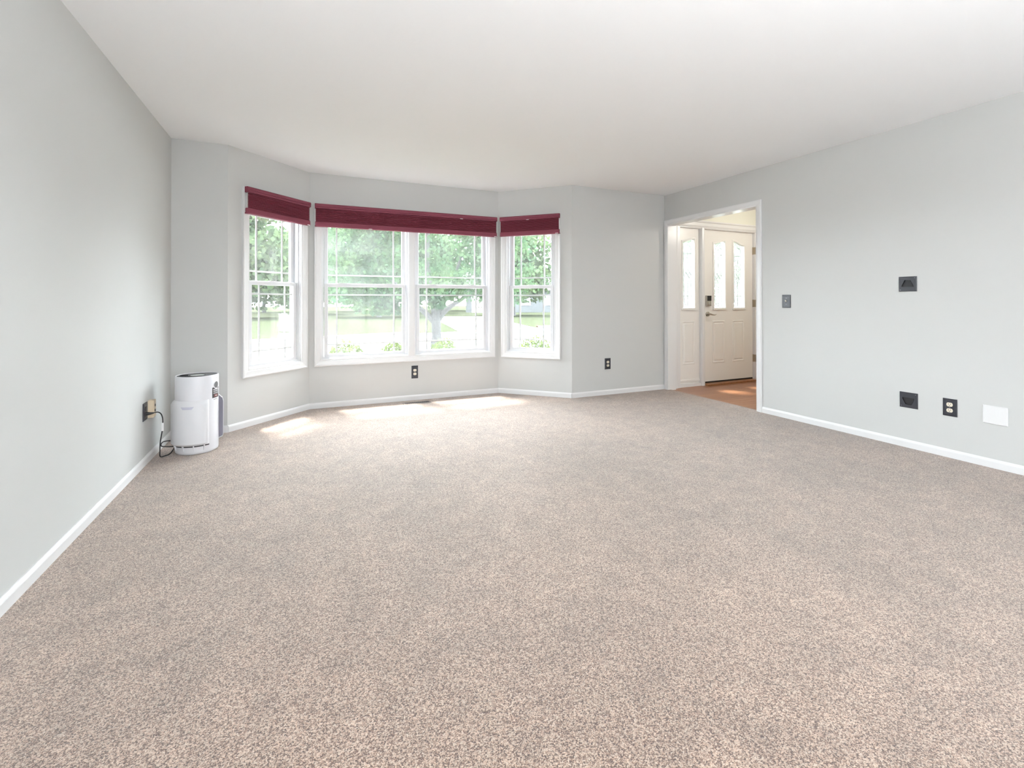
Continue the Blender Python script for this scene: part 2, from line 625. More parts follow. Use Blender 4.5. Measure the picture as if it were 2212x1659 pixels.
ff = empty('floor_foyer', (4.21, FY0, -0.03))
tag(ff, 'reddish brown wooden foyer floor inside the doorway', 'floor', kind='structure')
random.seed(4)
pw = 0.083
pm = {}
y = YB + 0.045 - pw
k = 0
while y > FY0:
    x = 0.0 if k % 2 == 0 else -0.35
    while x < FX1 - 4.21:
        ln = 0.9 if (k % 3) else 1.2
        a, b_ = max(0.0, x), min(FX1 - 4.21, x + ln)
        # in the doorway the boards reach to the carpet; elsewhere they start behind the dividing wall
        if not (DO[0] < y + pw / 2 < DO[1]):
            a = max(a, XF - 4.21)
        if b_ - a > 0.05:
            key = (round(a, 3), round(b_, 3))
            if key not in pm:
                d = 0.0012
                pm[key] = MB().add([(a + d, d, 0.022), (b_ - d, d, 0.022), (b_ - d, pw - d, 0.022), (a + d, pw - d, 0.022),
                                    (a, 0, 0.020), (b_, 0, 0.020), (b_, pw, 0.020), (a, pw, 0.020),
                                    (a, 0, 0), (b_, 0, 0), (b_, pw, 0), (a, pw, 0)],
                                   [(0, 1, 2, 3), (4, 5, 1, 0), (5, 6, 2, 1), (6, 7, 3, 2), (7, 4, 0, 3), (8, 9, 5, 4), (9, 10, 6, 5), (10, 11, 7, 6), (11, 8, 4, 7), (11, 10, 9, 8)]).build('plank', 'floor_wood', ff)
                q = pm[key]
            else:
                q = bpy.data.objects.new('plank', pm[key].data)
                C.objects.link(q)
                q.parent = ff
            q.location = (0, y - FY0, 0)
        x += ln
    y -= pw
    k += 1

cpoly = [(XL - .1, YR - .1), (FX1 + .1, YR - .1), (FX1 + .1, YB + .1), (B[3][0] + .05, YB + .1), (B[2][0] + .05, B[2][1] + .1), (B[1][0] - .05, B[1][1] + .1), (B[0][0] - .05, YB + .1), (XL - .1, YB + .1)]
o = MB().prism_z(cpoly, H, H + 0.1).build('ceiling', 'ceiling_paint')
tag(o, 'flat white ceiling running out over the bay', 'ceiling', kind='structure')
# roof eave over the bay and front wall
ev = 0.10
epoly = [(XL - .6, YB + .05), (FX1 + .4, YB + .05), (FX1 + .4, YB + TH + ev), (B[3][0] + .4, YB + TH + ev), (B[2][0] + .25, B[2][1] + TH + ev), (B[1][0] - .25, B[1][1] + TH + ev), (B[0][0] - .4, YB + TH + ev), (XL - .6, YB + TH + ev)]
o = MB().prism_z(epoly, H + 0.12, H + 0.30).build('roof_eave', 'soffit')
tag(o, 'white roof eave overhanging the bay outside', 'roof', kind='structure')

# baseboards: profile (inset from wall, z)
BH = 0.058
BP = [(0, -0.015), (-0.012, -0.015), (-0.012, BH - 0.016), (-0.010, BH - 0.010), (-0.006, BH - 0.004), (-0.004, BH), (0, BH)]


def baseboard(name, label, p0, p1, e0=0.0, e1=0.0):
    """p0->p1 with the room on the right hand side of -y (wall outward = left); e = mitre slope at the ends"""
    p0, p1 = Vector(p0), Vector(p1)
    d = p1 - p0
    ln = d.length
    v = []
    for x, e in ((0, e0), (ln, e1)):
        for yy, z in BP:
            v.append((x + e * yy, yy, z))
    k = len(BP)
    f = [(a, (a + 1) % k, (a + 1) % k + k, a + k) for a in range(k)] + [tuple(range(k)), tuple(range(2 * k - 1, k - 1, -1))]
    o = MB().add(v, f).build(name, 'trim_white')
    o.location = (p0.x, p0.y, 0)
    o.rotation_euler = (0, 0, math.atan2(d.y, d.x))
    tag(o, label, 'baseboard', kind='structure')
    return o


t22 = math.tan(math.radians(22.5))
baseboard('baseboard_left', 'white baseboard along the left wall', (XL, YR), (XL, YB), 0, 1)
baseboard('baseboard_back_left', 'short white baseboard behind the air purifier', (XL, YB), B[0], -1, -t22)
baseboard('baseboard_bay_left', 'white baseboard under the left bay window', B[0], B[1], -t22, t22)
baseboard('baseboard_bay_center', 'white baseboard under the wide bay window', B[1], B[2], -t22, t22)
baseboard('baseboard_bay_right', 'white baseboard under the right bay window', B[2], B[3], -t22, t22)
baseboard('baseboard_back_right', 'white baseboard between the bay and the doorway', B[3], (XR - 0.016, YB), t22, 0)
baseboard('baseboard_right', 'white baseboard along the right wall from the doorway', (XR, DO[0] - 0.062), (XR, YR), 0, 0)

# ------------------------------------------------------------------ windows
CASP = [(0, 0.0), (0, -0.020), (-0.010, -0.022), (-0.018, -0.017), (-0.052, -0.013), (-0.058, -0.008), (-CS, -0.008), (-CS, 0.012), (-0.04, 0.012), (-0.04, 0.0)]


def window(name, label, loc, rz, u0, u1, units):
    """casing u0..u1, z 0.435..2.12; units = [(frame u0, frame u1)]"""
    Z0, Z1 = 0.435, 2.120
    uc = (u0 + u1) / 2
    c, s = math.cos(rz), math.sin(rz)
    root = empty(name, (loc[0] + c * uc, loc[1] + s * uc, Z0), rz)
    tag(root, label, 'window', kind='structure')
    q = lambda u: u - uc
    z = lambda w: w - Z0
    MB().ring(q(u0), q(u1), 0, Z1 - Z0, CASP).build('casing', 'trim_white', root)
    if len(units) == 2:
        a, b_ = units[0][1], units[1][0]
        mb = MB()
        mb.prism_z([(q(a) - .004, .012), (q(a) - .004, -.008), (q(a) + .008, -.012), (q(b_) - .008, -.012), (q(b_) + .004, -.008), (q(b_) + .004, .012)], z(0.505), z(2.05))
        mb.build('mullion', 'trim_white', root)
    for (f0, f1) in units:
        zf0, zf1 = 0.505, 2.050
        # main frame: jamb with stops
        MB().ring(q(f0) - .008, q(f1) + .008, z(zf0) - .008, z(zf1) + .008,
                  [(0, 0.006), (-0.014, 0.006), (-0.014, 0.022), (-0.026, 0.022), (-0.026, 0.030), (-0.030, 0.030), (-0.030, 0.060), (-0.024, 0.060), (-0.024, 0.066), (-0.030, 0.066), (-0.030, 0.125), (0, 0.125)]).build('frame', 'vinyl_white', root)
        a, b_ = f0 + 0.026, f1 - 0.026
        # lower sash (inner track)
        ls = MB().ring(q(a), q(b_), z(0.517), z(1.298), [(0, 0.036), (-0.003, 0.033), (-0.034, 0.033), (-0.038, 0.037), (-0.038, 0.058), (0, 0.058)]).build('lower_sash', 'vinyl_white', root)
        MB().box(q(a) + .036, q(b_) - .036, 0.046, 0.0495, z(0.553), z(1.262)).build('pane', 'window_glass', ls)
        ga, gb = a + 0.038, b_ - 0.038
        gd = min(0.088, (gb - ga) * 0.19)

        def grille(parent, y0, y1, za, zb, zl, zh):
            hw = 0.0085
            for uu in (ga + gd, gb - gd):
                MB().box(q(uu) - hw, q(uu) + hw, y0, y1, z(za), z(zb)).build('grille_bar', 'vinyl_white', parent)
            for ww in (zl, zh):
                MB().box(q(ga) - .001, q(gb) + .001, y0 + .0003, y1 - .0003, z(ww) - hw, z(ww) + hw).build('grille_bar', 'vinyl_white', parent)
        grille(ls, 0.0502, 0.0555, 0.553, 1.262, 0.653, 1.178)
        # finger lifts on the check rail
        cu = (a + b_) / 2
        offs = (-0.24, 0.24) if (f1 - f0) > 0.8 else (0.0,)
        for w in offs:
            wd = 0.055
            MB().add([(q(cu + w) - wd, .034, z(1.297)), (q(cu + w) + wd, .034, z(1.297)), (q(cu + w) + wd * .6, .034, z(1.304)), (q(cu + w) - wd * .6, .034, z(1.304)),
                      (q(cu + w) - wd, .056, z(1.297)), (q(cu + w) + wd, .056, z(1.297)), (q(cu + w) + wd * .6, .056, z(1.304)), (q(cu + w) - wd * .6, .056, z(1.304))],
                     [(0, 1, 2, 3), (7, 6, 5, 4), (0, 3, 7, 4), (1, 5, 6, 2), (3, 2, 6, 7), (0, 4, 5, 1)]).build('finger_lift', 'vinyl_white', ls)
        # upper sash (outer track)
        us_ = MB().ring(q(a), q(b_), z(1.262), z(2.035), [(0, 0.072), (-0.003, 0.069), (-0.034, 0.069), (-0.038, 0.073), (-0.038, 0.096), (0, 0.096)]).build('upper_sash', 'vinyl_white', root)
        MB().box(q(a) + .036, q(b_) - .036, 0.082, 0.0855, z(1.298), z(1.999)).build('pane', 'window_glass', us_)
        grille(us_, 0.0862, 0.0915, 1.298, 1.999, 1.388, 1.905)
    return root


window('window_1', 'narrow left bay window, white double-hung with prairie grilles', B[0], R45, WL[0], WL[1], [(WL[0] + CS, WL[1] - CS)])
window('window_2', 'wide central bay window of two white double-hung units', B[1], 0, WC[0], WC[1], [(WC[0] + CS, 1.020), (1.086, WC[1] - CS)])
window('window_3', 'narrow right bay window, white double-hung with prairie grilles', B[2], -R45, WR[0], WR[1], [(WR[0] + CS, WR[1] - CS)])


# ------------------------------------------------------------------ pleated shades
def shade(label, loc, rz, u0, u1, zt, zb, tags):
    uc = (u0 + u1) / 2
    c, s = math.cos(rz), math.sin(rz)
    root = empty('pleated_shade', (loc[0] + c * uc, loc[1] + s * uc, zb), rz)
    tag(root, label, 'window shade', group='burgundy pleated shades over the bay windows')
    hw = (u1 - u0) / 2
    hh = zt - zb

    def extr(prof, x0, x1):                        # prof [(y,z)]
        n = len(prof)
        v = [(x0, y, z) for y, z in prof] + [(x1, y, z) for y, z in prof]
        f = [tuple(range(n)), tuple(range(2 * n - 1, n - 1, -1))] + [(i, (i + 1) % n, (i + 1) % n + n, i + n) for i in range(n)]
        return MB().add(v, f)
    # head rail: rounded front with a groove
    hr = extr([(-0.024, hh), (-0.056, hh), (-0.064, hh - .004), (-0.067, hh - .012), (-0.067, hh - .030), (-0.063, hh - .033), (-0.066, hh - .036), (-0.066, hh - .044), (-0.060, hh - .050), (-0.024, hh - .050)], -hw, hw).build('head_rail', 'shade_rail', root)
    # bottom rail
    extr([(-0.026, 0), (-0.058, 0), (-0.062, 0.004), (-0.062, 0.012), (-0.059, 0.046), (-0.055, 0.050), (-0.030, 0.050), (-0.026, 0.046)], -hw + .004, hw - .004).build('bottom_rail', 'shade_rail', root)
    # end lip of the bottom rail
    for sgn in (-1, 1):
        MB().box(min(sgn * hw, sgn * (hw - .006)), max(sgn * hw, sgn * (hw - .006)), -.060, -.024, 0.0, 0.010).build('end_cap', 'shade_rail', root)
    # pleats
    n = 10
    z0, z1 = 0.050, hh - 0.050
    fr, bk = [], []
    for i in range(2 * n + 1):
        zz = z0 + (z1 - z0) * i / (2 * n)
        fr.append((-0.046 if i % 2 == 0 else -0.060, zz))
        bk.append((-0.046 if i % 2 == 0 else -0.032, zz))
    w = hw - 0.008
    v = [(-w, y, z) for y, z in fr] + [(w, y, z) for y, z in fr]
    k = len(fr)
    MB().add(v, [(i, i + 1, i + 1 + k, i + k) for i in range(k - 1)]).build('pleated_fabric', 'shade_fabric', root)
    w2 = hw - 0.0085
    v = [(-w2, y + .001, z) for y, z in bk] + [(w2, y + .001, z) for y, z in bk]
    f = [(i, i + 1, i + 1 + k, i + k) for i in range(k - 1)]
    v += [(-w2, -.046, z) for y, z in bk] + [(w2, -.046, z) for y, z in bk]
    for i in range(k - 1):
        f += [(i, i + 1, i + 1 + 2 * k, i + 2 * k), (i + k, i + 1 + k, i + 1 + 3 * k, i + 3 * k)]
    MB().add(v, f).build('fabric_backing', 'shade_backing', root)
    for (uu, zz, yy) in tags:
        MB().box(uu - uc - .016, uu - uc + .016, yy - .004, yy + .004, zz - zb - .0025, zz - zb + .0025).build('pull_tab', 'white_tag', root)
    return root


shade('burgundy pleated shade raised over the left narrow bay window', B[0], R45, 0.142, 0.866, 2.117, 1.880, [(0.84, 1.883, -.061)])
shade('widest burgundy pleated shade, raised over the central double window', B[1], 0, 0.050, 2.068, 2.117, 1.880, [(0.60, 1.883, -.061), (2.045, 1.883, -.061), (1.62, 2.066, -.066)])
shade('burgundy pleated shade raised over the right narrow bay window', B[2], -R45, 0.046, 0.782, 2.117, 1.886, [(0.75, 1.889, -.061), (0.40, 2.066, -.066)])

# ------------------------------------------------------------------ doorway trim
tr = empty('trim_1', (XR, (DO[0] + DO[1]) / 2, 0), -R90)
tag(tr, 'white casing and jamb lining the doorway to the foyer', 'door casing', kind='structure')
dh = (DO[1] - DO[0]) / 2
cw = 0.060
cp = [(0.0, -0.004), (0.0, -0.010), (0.012, -0.012), (0.018, -0.016), (cw - .010, -0.018), (cw, -0.014), (cw, 0.0), (0, 0)]
for sgn in (-1, 1):
    mb = MB()
    # path runs up, along, down: built as three mitred pieces
    poly = [(sgn * dh, 0.0), (sgn * dh, DO[2])]
    v = []
    for d, yy in cp:
        v.append((sgn * (dh + d), yy, -0.012))
    for d, yy in cp:
        v.append((sgn * (dh + d), yy, DO[2] + d))
    k = len(cp)
    mb.add(v, [(i, (i + 1) % k, (i + 1) % k + k, i + k) for i in range(k)] + [tuple(range(k)), tuple(range(2 * k - 1, k - 1, -1))])
    mb.build('side_casing', 'trim_white', tr)
    x0, x1 = sorted((sgn * dh, sgn * (dh - 0.0005)))
    MB().box(x0, x1 + .0001, -0.002, 0.121, -0.012, DO[2]).build('side_jamb', 'trim_white', tr)
v = [(-(dh + d), yy, DO[2] + d) for d, yy in cp] + [((dh + d), yy, DO[2] + d) for d, yy in cp]
MB().add(v, [(i, (i + 1) % k, (i + 1) % k + k, i + k) for i in range(k)] + [tuple(range(k)), tuple(range(2 * k - 1, k - 1, -1))]).build('head_casing', 'trim_white', tr)
MB().box(-dh, dh, -0.002, 0.121, DO[2] - .001, DO[2] + .004).build('head_jamb', 'trim_white', tr)

# ------------------------------------------------------------------ entry unit: frame, sidelight, door
EY = 4.652                                              # inner face of the door slab
fr = empty('trim_2', (5.15, YB, 0), 0)
tag(fr, 'white moulded frame around the front door and sidelight', 'door frame', kind='structure')
qx = lambda x: x - 5.15
# casing round the unit (foyer side)
HP = [(0.0, -0.004), (0.0, -0.012), (0.012, -0.014), (0.020, -0.020), (0.060, -0.022), (0.072, -0.034), (0.086, -0.036), (0.088, 0.0)]
x0, x1, zt = 4.392, 5.905, 2.078
k = len(HP)
v = [(qx(x0), yy, zt + d) for d, yy in HP] + [(qx(x1) + .09, yy, zt + d) for d, yy in HP]
MB().add([(p[0] - (.085 if i < k else 0), p[1], p[2]) for i, p in enumerate(v)], [(i, (i + 1) % k, (i + 1) % k + k, i + k) for i in range(k)] + [tuple(range(k)), tuple(range(2 * k - 1, k - 1, -1))]).build('head_moulding', 'trim_white', fr)
SP = [(0.0, -0.004), (0.0, -0.011), (0.014, -0.013), (0.022, -0.018), (0.060, -0.020), (0.066, 0.0)]
for xx, sgn in ((x0, -1), (x1, 1)):
    k2 = len(SP)
    v = [(qx(xx) + sgn * d, yy, -0.008) for d, yy in SP] + [(qx(xx) + sgn * d, yy, zt + .002) for d, yy in SP]
    MB().add(v, [(i, (i + 1) % k2, (i + 1) % k2 + k2, i + k2) for i in range(k2)] + [tuple(range(k2)), tuple(range(2 * k2 - 1, k2 - 1, -1))]).build('side_casing', 'trim_white', fr)
# jambs and mullion post
MB().box(qx(x0) - .004, qx(4.440), -0.003, 0.14, -0.008, zt + .03).build('side_jamb', 'trim_white', fr)
MB().box(qx(5.814), qx(x1) + .004, -0.003, 0.14, -0.008, zt + .03).build('side_jamb', 'trim_white', fr)
MB().box(qx(4.440), qx(5.814), -0.0025, 0.14, zt - .012, zt + .03).build('head_jamb', 'trim_white', fr)
mp_ = [(qx(4.806), .14), (qx(4.806), .012), (qx(4.814), -.006), (qx(4.820), -.010), (qx(4.836), -.012), (qx(4.841), -.004), (qx(4.848), -.006), (qx(4.862), -.006), (qx(4.868), .006), (qx(4.868), .14)]
MB().prism_z(mp_, -0.008, zt).build('mullion_post', 'trim_white', fr)

o = MB().prism_z([(4.868, 4.56), (5.82, 4.56), (5.82, 4.79), (4.868, 4.79)], -0.03, 0.012).build('threshold', 'oak_sill')
tag(o, 'low oak threshold under the front door', 'threshold', kind='structure')


def lite_path(a, b_, z0, zl, zr, inset=0.0):
    """closed outline of an eyebrow-topped lite, counter-clockwise from the room"""
    a, b_, z0 = a + inset, b_ - inset, z0 + inset
    pts = [(a, z0), (b_, z0)]
    n = 12
    for i in range(n + 1):
        t = 1 - i / n
        st = t * t * (3 - 2 * t)
        pts.append((a + (b_ - a) * t, (zl + (zr - zl) * st) - inset))
    return pts


def slab(name, root, u0, u1, z0, z1, lites, thick=0.044):
    """door leaf with real openings for the lites"""
    mb = MB()
    xs = u0
    for (a, b_, za, zl, zr) in lites:
        mb.box(xs, a, 0, thick, z0, z1)
        mb.box(a, b_, 0, thick, z0, za)
        top = lite_path(a, b_, za, zl, zr)[2:]           # right to left
        for i in range(len(top) - 1):
            (xa, ya), (xb, yb) = top[i], top[i + 1]
            mb.prism([(xb, yb), (xa, ya), (xa, z1), (xb, z1)], 0, thick)
        xs = b_
    mb.box(xs, u1, 0, thick, z0, z1)
    return mb.build(name, 'door_white', root)


def lite(root, a, b_, za, zl, zr, name='lite_frame'):
    p = lite_path(a, b_, za, zl, zr)
    # applied moulding: proud outer bead falling to the glass
    f_ = MB().sweep(p, [(0.024, 0.0), (0.024, -0.006), (0.018, -0.010), (0.010, -0.012), (0.002, -0.010), (-0.004, 0.006), (-0.004, 0.02), (0.01, 0.02)]).build(name, 'door_white', root)
    if True:
        MB().box(a - .024, b_ + .024, -0.016, 0.0, za - .030, za - .020).build('sill_bead', 'door_white', f_)
    g = MB()
    top = lite_path(a, b_, za, zl, zr)[2:]
    poly = [(a, za), (b_, za)] + top
    g.prism(poly, 0.020, 0.024)
    gl = g.build('pane', 'leaded_glass', f_)
    # lead came
    c = MB()
    w, y0, y1 = 0.0022, 0.0165, 0.0195
    cx = (a + b_) / 2

    def seg(x0, z0, x1, z1, w=w):
        d = Vector((x1 - x0, z1 - z0))
        n = Vector((-d.y, d.x)).normalized() * w
        c.prism([(x0 - n.x, z0 - n.y), (x1 - n.x, z1 - n.y), (x1 + n.x, z1 + n.y), (x0 + n.x, z0 + n.y)], y0, y1)
    zt_ = min(zl, zr)
    bo = (b_ - a) * 0.17                                   # border
    r = (b_ - a) / 2 - bo
    zc0, zc1 = za + 0.028 + r * 1.25, zt_ - 0.035 - r * 1.15
    # stadium border
    for sg in (-1, 1):
        seg(cx + sg * r, zc0, cx + sg * r, zc1)
    for zz, sg in ((zc0, -1), (zc1, 1)):
        N = 12
        pr = None
        for i in range(N + 1):
            t = math.pi * i / N
            q = (cx + r * math.cos(t), zz + sg * r * 1.25 * math.sin(t))
            if pr:
                seg(*pr, *q)
            pr = q
    zm = za + (zt_ - za) * 0.5
    dz = 0.088
    seg(cx, za, cx, zm - dz)
    seg(cx, zm + dz, cx, (zl + zr) / 2 - .002)
    for zz in (za + 0.155, zm, zt_ - 0.145):
        if zz == zm:
            seg(a, zz, cx - r, zz)
            seg(cx + r, zz, b_, zz)
        else:
            seg(a, zz, b_, zz)
    # four diamonds
    dw = r * 0.52
    for (px, pz, hx, hz) in ((cx, zm + dz * .5, dw, dz * .52), (cx, zm - dz * .5, dw, dz * .52), (cx - r * .5, zm, r * .5, dz * .38), (cx + r * .5, zm, r * .5, dz * .38)):
        q = [(px, pz + hz), (px + hx, pz), (px, pz - hz), (px - hx, pz)]
        for i in range(4):
            seg(*q[i], *q[(i + 1) % 4], w=0.0017)
    c.build('lead_came', 'came_metal', f_)
    return f_


def raised_panel(root, a, b_, z0, z1):
    p = [(a, z0), (b_, z0), (b_, z1), (a, z1)]
    mb = MB().sweep(p, [(0.004, 0.001), (0.0, -0.005), (-0.008, -0.006), (-0.016, -0.001), (-0.018, 0.001)])
    i = 0.026
    mb.bevbox(a + i, b_ - i, -0.006, 0.001, z0 + i, z1 - i, 0.010)
    mb.build('raised_panel', 'door_white', root)


# sidelight
sd = empty('window_4', (4.6245, EY, 0), 0)
tag(sd, 'white sidelight panel with leaded glass beside the front door', 'sidelight', kind='structure')
sx = lambda x: x - 4.6245
L0 = (sx(4.522), sx(4.718), 1.022, 1.878, 1.922)
slab('panel', sd, sx(4.440), sx(4.808), 0.0, 2.07, [L0])
lite(sd, *L0)
raised_panel(sd, sx(4.508), sx(4.722), 0.284, 0.842)
MB().bevbox(sx(4.452), sx(4.800), -0.016, 0.0, 0.055, 0.085, 0.006).build('bottom_rail', 'door_white', sd)
MB().box(sx(4.440), sx(4.806), -0.028, 0.0, -0.008, 0.030).build('shoe_moulding', 'trim_white', sd)

# front door
dr = empty('door_1', (5.343, EY, 0), 0)
tag(dr, 'white front door with two eyebrow-topped leaded glass lites', 'door', kind='structure')
dx = lambda x: x - 5.343
L1 = (dx(5.071), dx(5.272), 1.020, 1.878, 1.922)
L2 = (dx(5.437), dx(5.640), 1.020, 1.928, 1.876)
slab('slab', dr, dx(4.875), dx(5.811), 0.034, 2.068, [L1, L2])
lite(dr, *L1)
lite(dr, *L2)
raised_panel(dr, dx(5.044), dx(5.264), 0.280, 0.838)
raised_panel(dr, dx(5.415), dx(5.636), 0.280, 0.838)
MB().box(dx(4.877), dx(5.809), 0.004, 0.040, 0.013, 0.034).build('door_sweep', 'rubber', dr)
# deadbolt
db = MB().bevbox(dx(4.918), dx(4.998), -0.030, 0.0, 1.045, 1.182, 0.008).build('deadbolt', 'nickel', dr)
MB().bevbox(dx(4.921), dx(4.995), -0.034, -0.028, 1.112, 1.179, 0.006).build('keypad', 'black_plastic', db)
mbk = MB().disc_y(dx(4.958), 1.078, 0.021, -0.036, -0.028)
mbk.box(dx(4.953), dx(4.963), -0.050, -0.034, 1.060, 1.096)
mbk.build('thumb_turn', 'nickel', db)
# lever
lv = MB()
lv.disc_y(dx(4.950), 0.935, 0.032, -0.012, 0.0, 24)
lv.disc_y(dx(4.950), 0.935, 0.025, -0.018, -0.010, 24)
lv.tube([(dx(4.950), -0.012, 0.935), (dx(4.950), -0.055, 0.935)], 0.011, 12)
lh = lv.build('lever_rose', 'nickel', dr, True)
pts = [(dx(4.950) + t * 0.105, -0.055 - 0.006 * math.sin(t * 3.1), 0.935 - 0.012 * math.sin(t * 2.6) + (0.004 * t)) for t in [i / 8 for i in range(9)]]
MB().tube(pts, [0.0115, 0.0105, 0.0095, 0.0085, 0.008, 0.0078, 0.0075, 0.007, 0.004], 10).build('lever', 'nickel', lh, True)
MB().box(dx(4.8735), dx(4.8755), -0.001, 0.03, 0.905, 0.965).build('latch_plate', 'screw_metal', dr)
for zz in (1.815, 1.075, 0.305):
    h = MB().tube([(dx(5.8125), -0.006, zz - 0.052), (dx(5.8125), -0.006, zz + 0.052)], 0.007, 10)
    h.box(dx(5.814), dx(5.846), -0.0385, -0.0365, zz - 0.05, zz + 0.05)
    h.box(dx(5.813), dx(5.846), -0.039, -0.0015, zz - 0.05, zz + 0.05)
    h.build('hinge', 'hinge_metal', dr)

# fill lamp added on the foyer ceiling (out of view past the doorway head)
fl = empty('foyer_fill_lamp', (5.4, 3.5, H), 0)
tag(fl, 'small flush lamp added on the foyer ceiling, out of view', 'lamp')
MB().lathe([(0.0, 0.0), (0.15, 0.0), (0.15, -0.03), (0.0, -0.03)], 28).build('canopy', 'nickel', fl)
pl = bpy.data.lights.new('foyer_fill', 'POINT')
pl.energy = 24
pl.color = (1.0, 0.94, 0.84)
pl.shadow_soft_size = 0.12
po = bpy.data.objects.new('foyer_fill', pl)
C.objects.link(po)
po.parent = fl
po.location = (0, 0, -0.22)

# can uplight added unseen behind the camera to brighten the ceiling
tl_ = empty('fill_uplight', (0.5, -2.0, 0), 0)
tag(tl_, 'small nickel can uplight added behind the camera as fill', 'fill lamp')
MB().lathe([(0, 0), (0.085, 0), (0.085, 0.01), (0.08, 0.012), (0.08, 0.19), (0.076, 0.19), (0.074, 0.03), (0, 0.03)], 32).build('can', 'nickel', tl_, True)
MB().lathe([(0.0, 0.03), (0.03, 0.03), (0.06, 0.09), (0.058, 0.12), (0.0, 0.14)], 24).build('bulb', 'white_plastic', tl_, True)
ul = bpy.data.lights.new('uplight_fill', 'SPOT')
ul.energy = UPLIGHT_FILL
ul.color = (0.91, 0.965, 1.0)
ul.spot_size, ul.spot_blend, ul.shadow_soft_size = math.radians(150), 0.9, 0.07
uo = bpy.data.objects.new('uplight_fill', ul)
C.objects.link(uo)
uo.parent = tl_
uo.location = (0, 0, 0.22)
uo.rotation_euler = (math.radians(180), 0, 0)

# frame of the opening added behind the camera for the rear fill
pf = empty('fill_opening', (1.6, YR, 0), 0)
tag(pf, 'white frame of the unseen opening added for rear fill light', 'window', kind='structure')
MB().ring(-1.75, 1.75, 0.0, 2.08, [(0.06, 0.0), (0.06, 0.016), (-0.02, 0.012), (-0.04, -0.04), (-0.04, -0.12), (0.0, -0.12)]).build('frame', 'trim_white', pf)
MB().box(-0.035, 0.035, -0.10, -0.04, 0.03, 2.05).build('meeting_stile', 'vinyl_white', pf)


cu_ = MB()  # opaque sheet added behind the fill light to keep the sky out
n_ = 90
v_ = []
for i in range(n_ + 1):
    for zz in (0.0, 2.09):
        v_.append((-1.78 + 3.56 * i / n_, -0.19 - 0.02 * math.sin(i * 0.9), zz))
cu_.add(v_, [(2 * i, 2 * i + 2, 2 * i + 3, 2 * i + 1) for i in range(n_)])
o = cu_.build('added_curtain', 'shade_backing', None, True)
o.location = (1.6, YR, 0)
tag(o, 'opaque white curtain added to block sky behind the rear fill', 'curtain')

# ------------------------------------------------------------------ electrical plates
def wall_thing(name, label, cat, wall, u, z, group=None):
    """Empty at the lower centre of a plate on a wall; local -y points into the room"""
    loc, rz = {'left': ((XL, u), R90), 'right': ((XR, u), -R90), 'bay': ((u, B[1][1]), 0), 'back': ((u, YB), 0)}[wall]
    r = empty(name, (*loc, z), rz)
    return tag(r, label, cat, group)


def outlet(label, wall, u, z, w, h, group='outlets with dark cover plates', rm='almond'):
    r = wall_thing('wall_outlet', label, 'outlet', wall, u, z, group)
    MB().bevbox(-w / 2, w / 2, -0.006, 0.0, 0, h, 0.004).build('cover_plate', 'dark_plate', r)
    MB().ring(-w / 2 + .008, w / 2 - .008, .008, h - .008, [(0, -.0055), (-.0012, -.0072), (-.003, -.0072), (-.0042, -.0055)]).build('plate_bead', 'dark_plate', r)
    for zc in (h / 2 + 0.0205, h / 2 - 0.0205):
        pts = []
        for i in range(24):
            t = 2 * math.pi * i / 24
            x, zz = 0.0175 * math.cos(t), 0.0175 * math.sin(t)
            pts.append((x, zc + max(-0.0135, min(0.0135, zz))))
        rc = MB().prism(pts, -0.0095, -0.002).build('receptacle', rm, r)
        s = MB().box(-0.0075, -0.0053, -0.0098, -0.009, zc - 0.001, zc + 0.0085)
        s.box(0.0053, 0.0073, -0.0098, -0.009, zc, zc + 0.0075)
        s.disc_y(0, zc - 0.0065, 0.0026, -0.0098, -0.009, 10)
        s.build('slots', 'dark_cavity', rc)
    MB().disc_y(0, h / 2, 0.0032, -0.0072, -0.004, 12).build('screw', 'screw_metal', r)
    return r


outlet('dark outlet plate under the wide bay window', 'bay', 1.158, 0.243, 0.073, 0.142)
outlet('dark outlet plate on the narrow wall between bay and doorway', 'back', 3.312, 0.301, 0.082, 0.130)
outlet('dark outlet plate low on the right wall beside the blank white plate', 'right', 1.759, 0.2925, 0.080, 0.1225)
outlet('dark outlet plate on the left wall with the black cord plugged in', 'left', 3.928, 0.300, 0.090, 0.120, rm='charcoal_plastic')

sw = wall_thing('light_switch', 'small dark switch plate with almond toggle beside the doorway', 'light switch', 'right', 2.981, 1.0435)
w, h = 0.084, 0.1225
MB().bevbox(-w / 2, w / 2, -0.006, 0.0, 0, h, 0.004).build('cover_plate', 'dark_plate', sw)
MB().ring(-w / 2 + .012, w / 2 - .012, .012, h - .012, [(0, -.0055), (-.0012, -.0072), (-.003, -.0072), (-.0042, -.0055)]).build('plate_bead', 'dark_plate', sw)
MB().box(-.0055, .0055, -.0075, -.005, h / 2 - .012, h / 2 + .012).build('toggle_slot', 'dark_cavity', sw)
MB().add([(-.004, -.006, h / 2 - .006), (.004, -.006, h / 2 - .006), (.004, -.006, h / 2 + .006), (-.004, -.006, h / 2 + .006),
          (-.0035, -.020, h / 2 + .004), (.0035, -.020, h / 2 + .004), (.0035, -.018, h / 2 + .011), (-.0035, -.018, h / 2 + .011)],
         [(0, 1, 2, 3), (7, 6, 5, 4), (0, 4, 5, 1), (1, 5, 6, 2), (2, 6, 7, 3), (3, 7, 4, 0)]).build('toggle', 'almond', sw)
for zz in (h / 2 - 0.03, h / 2 + 0.03):
    MB().disc_y(0, zz, 0.003, -0.0072, -0.004, 12).build('screw', 'screw_metal', sw)


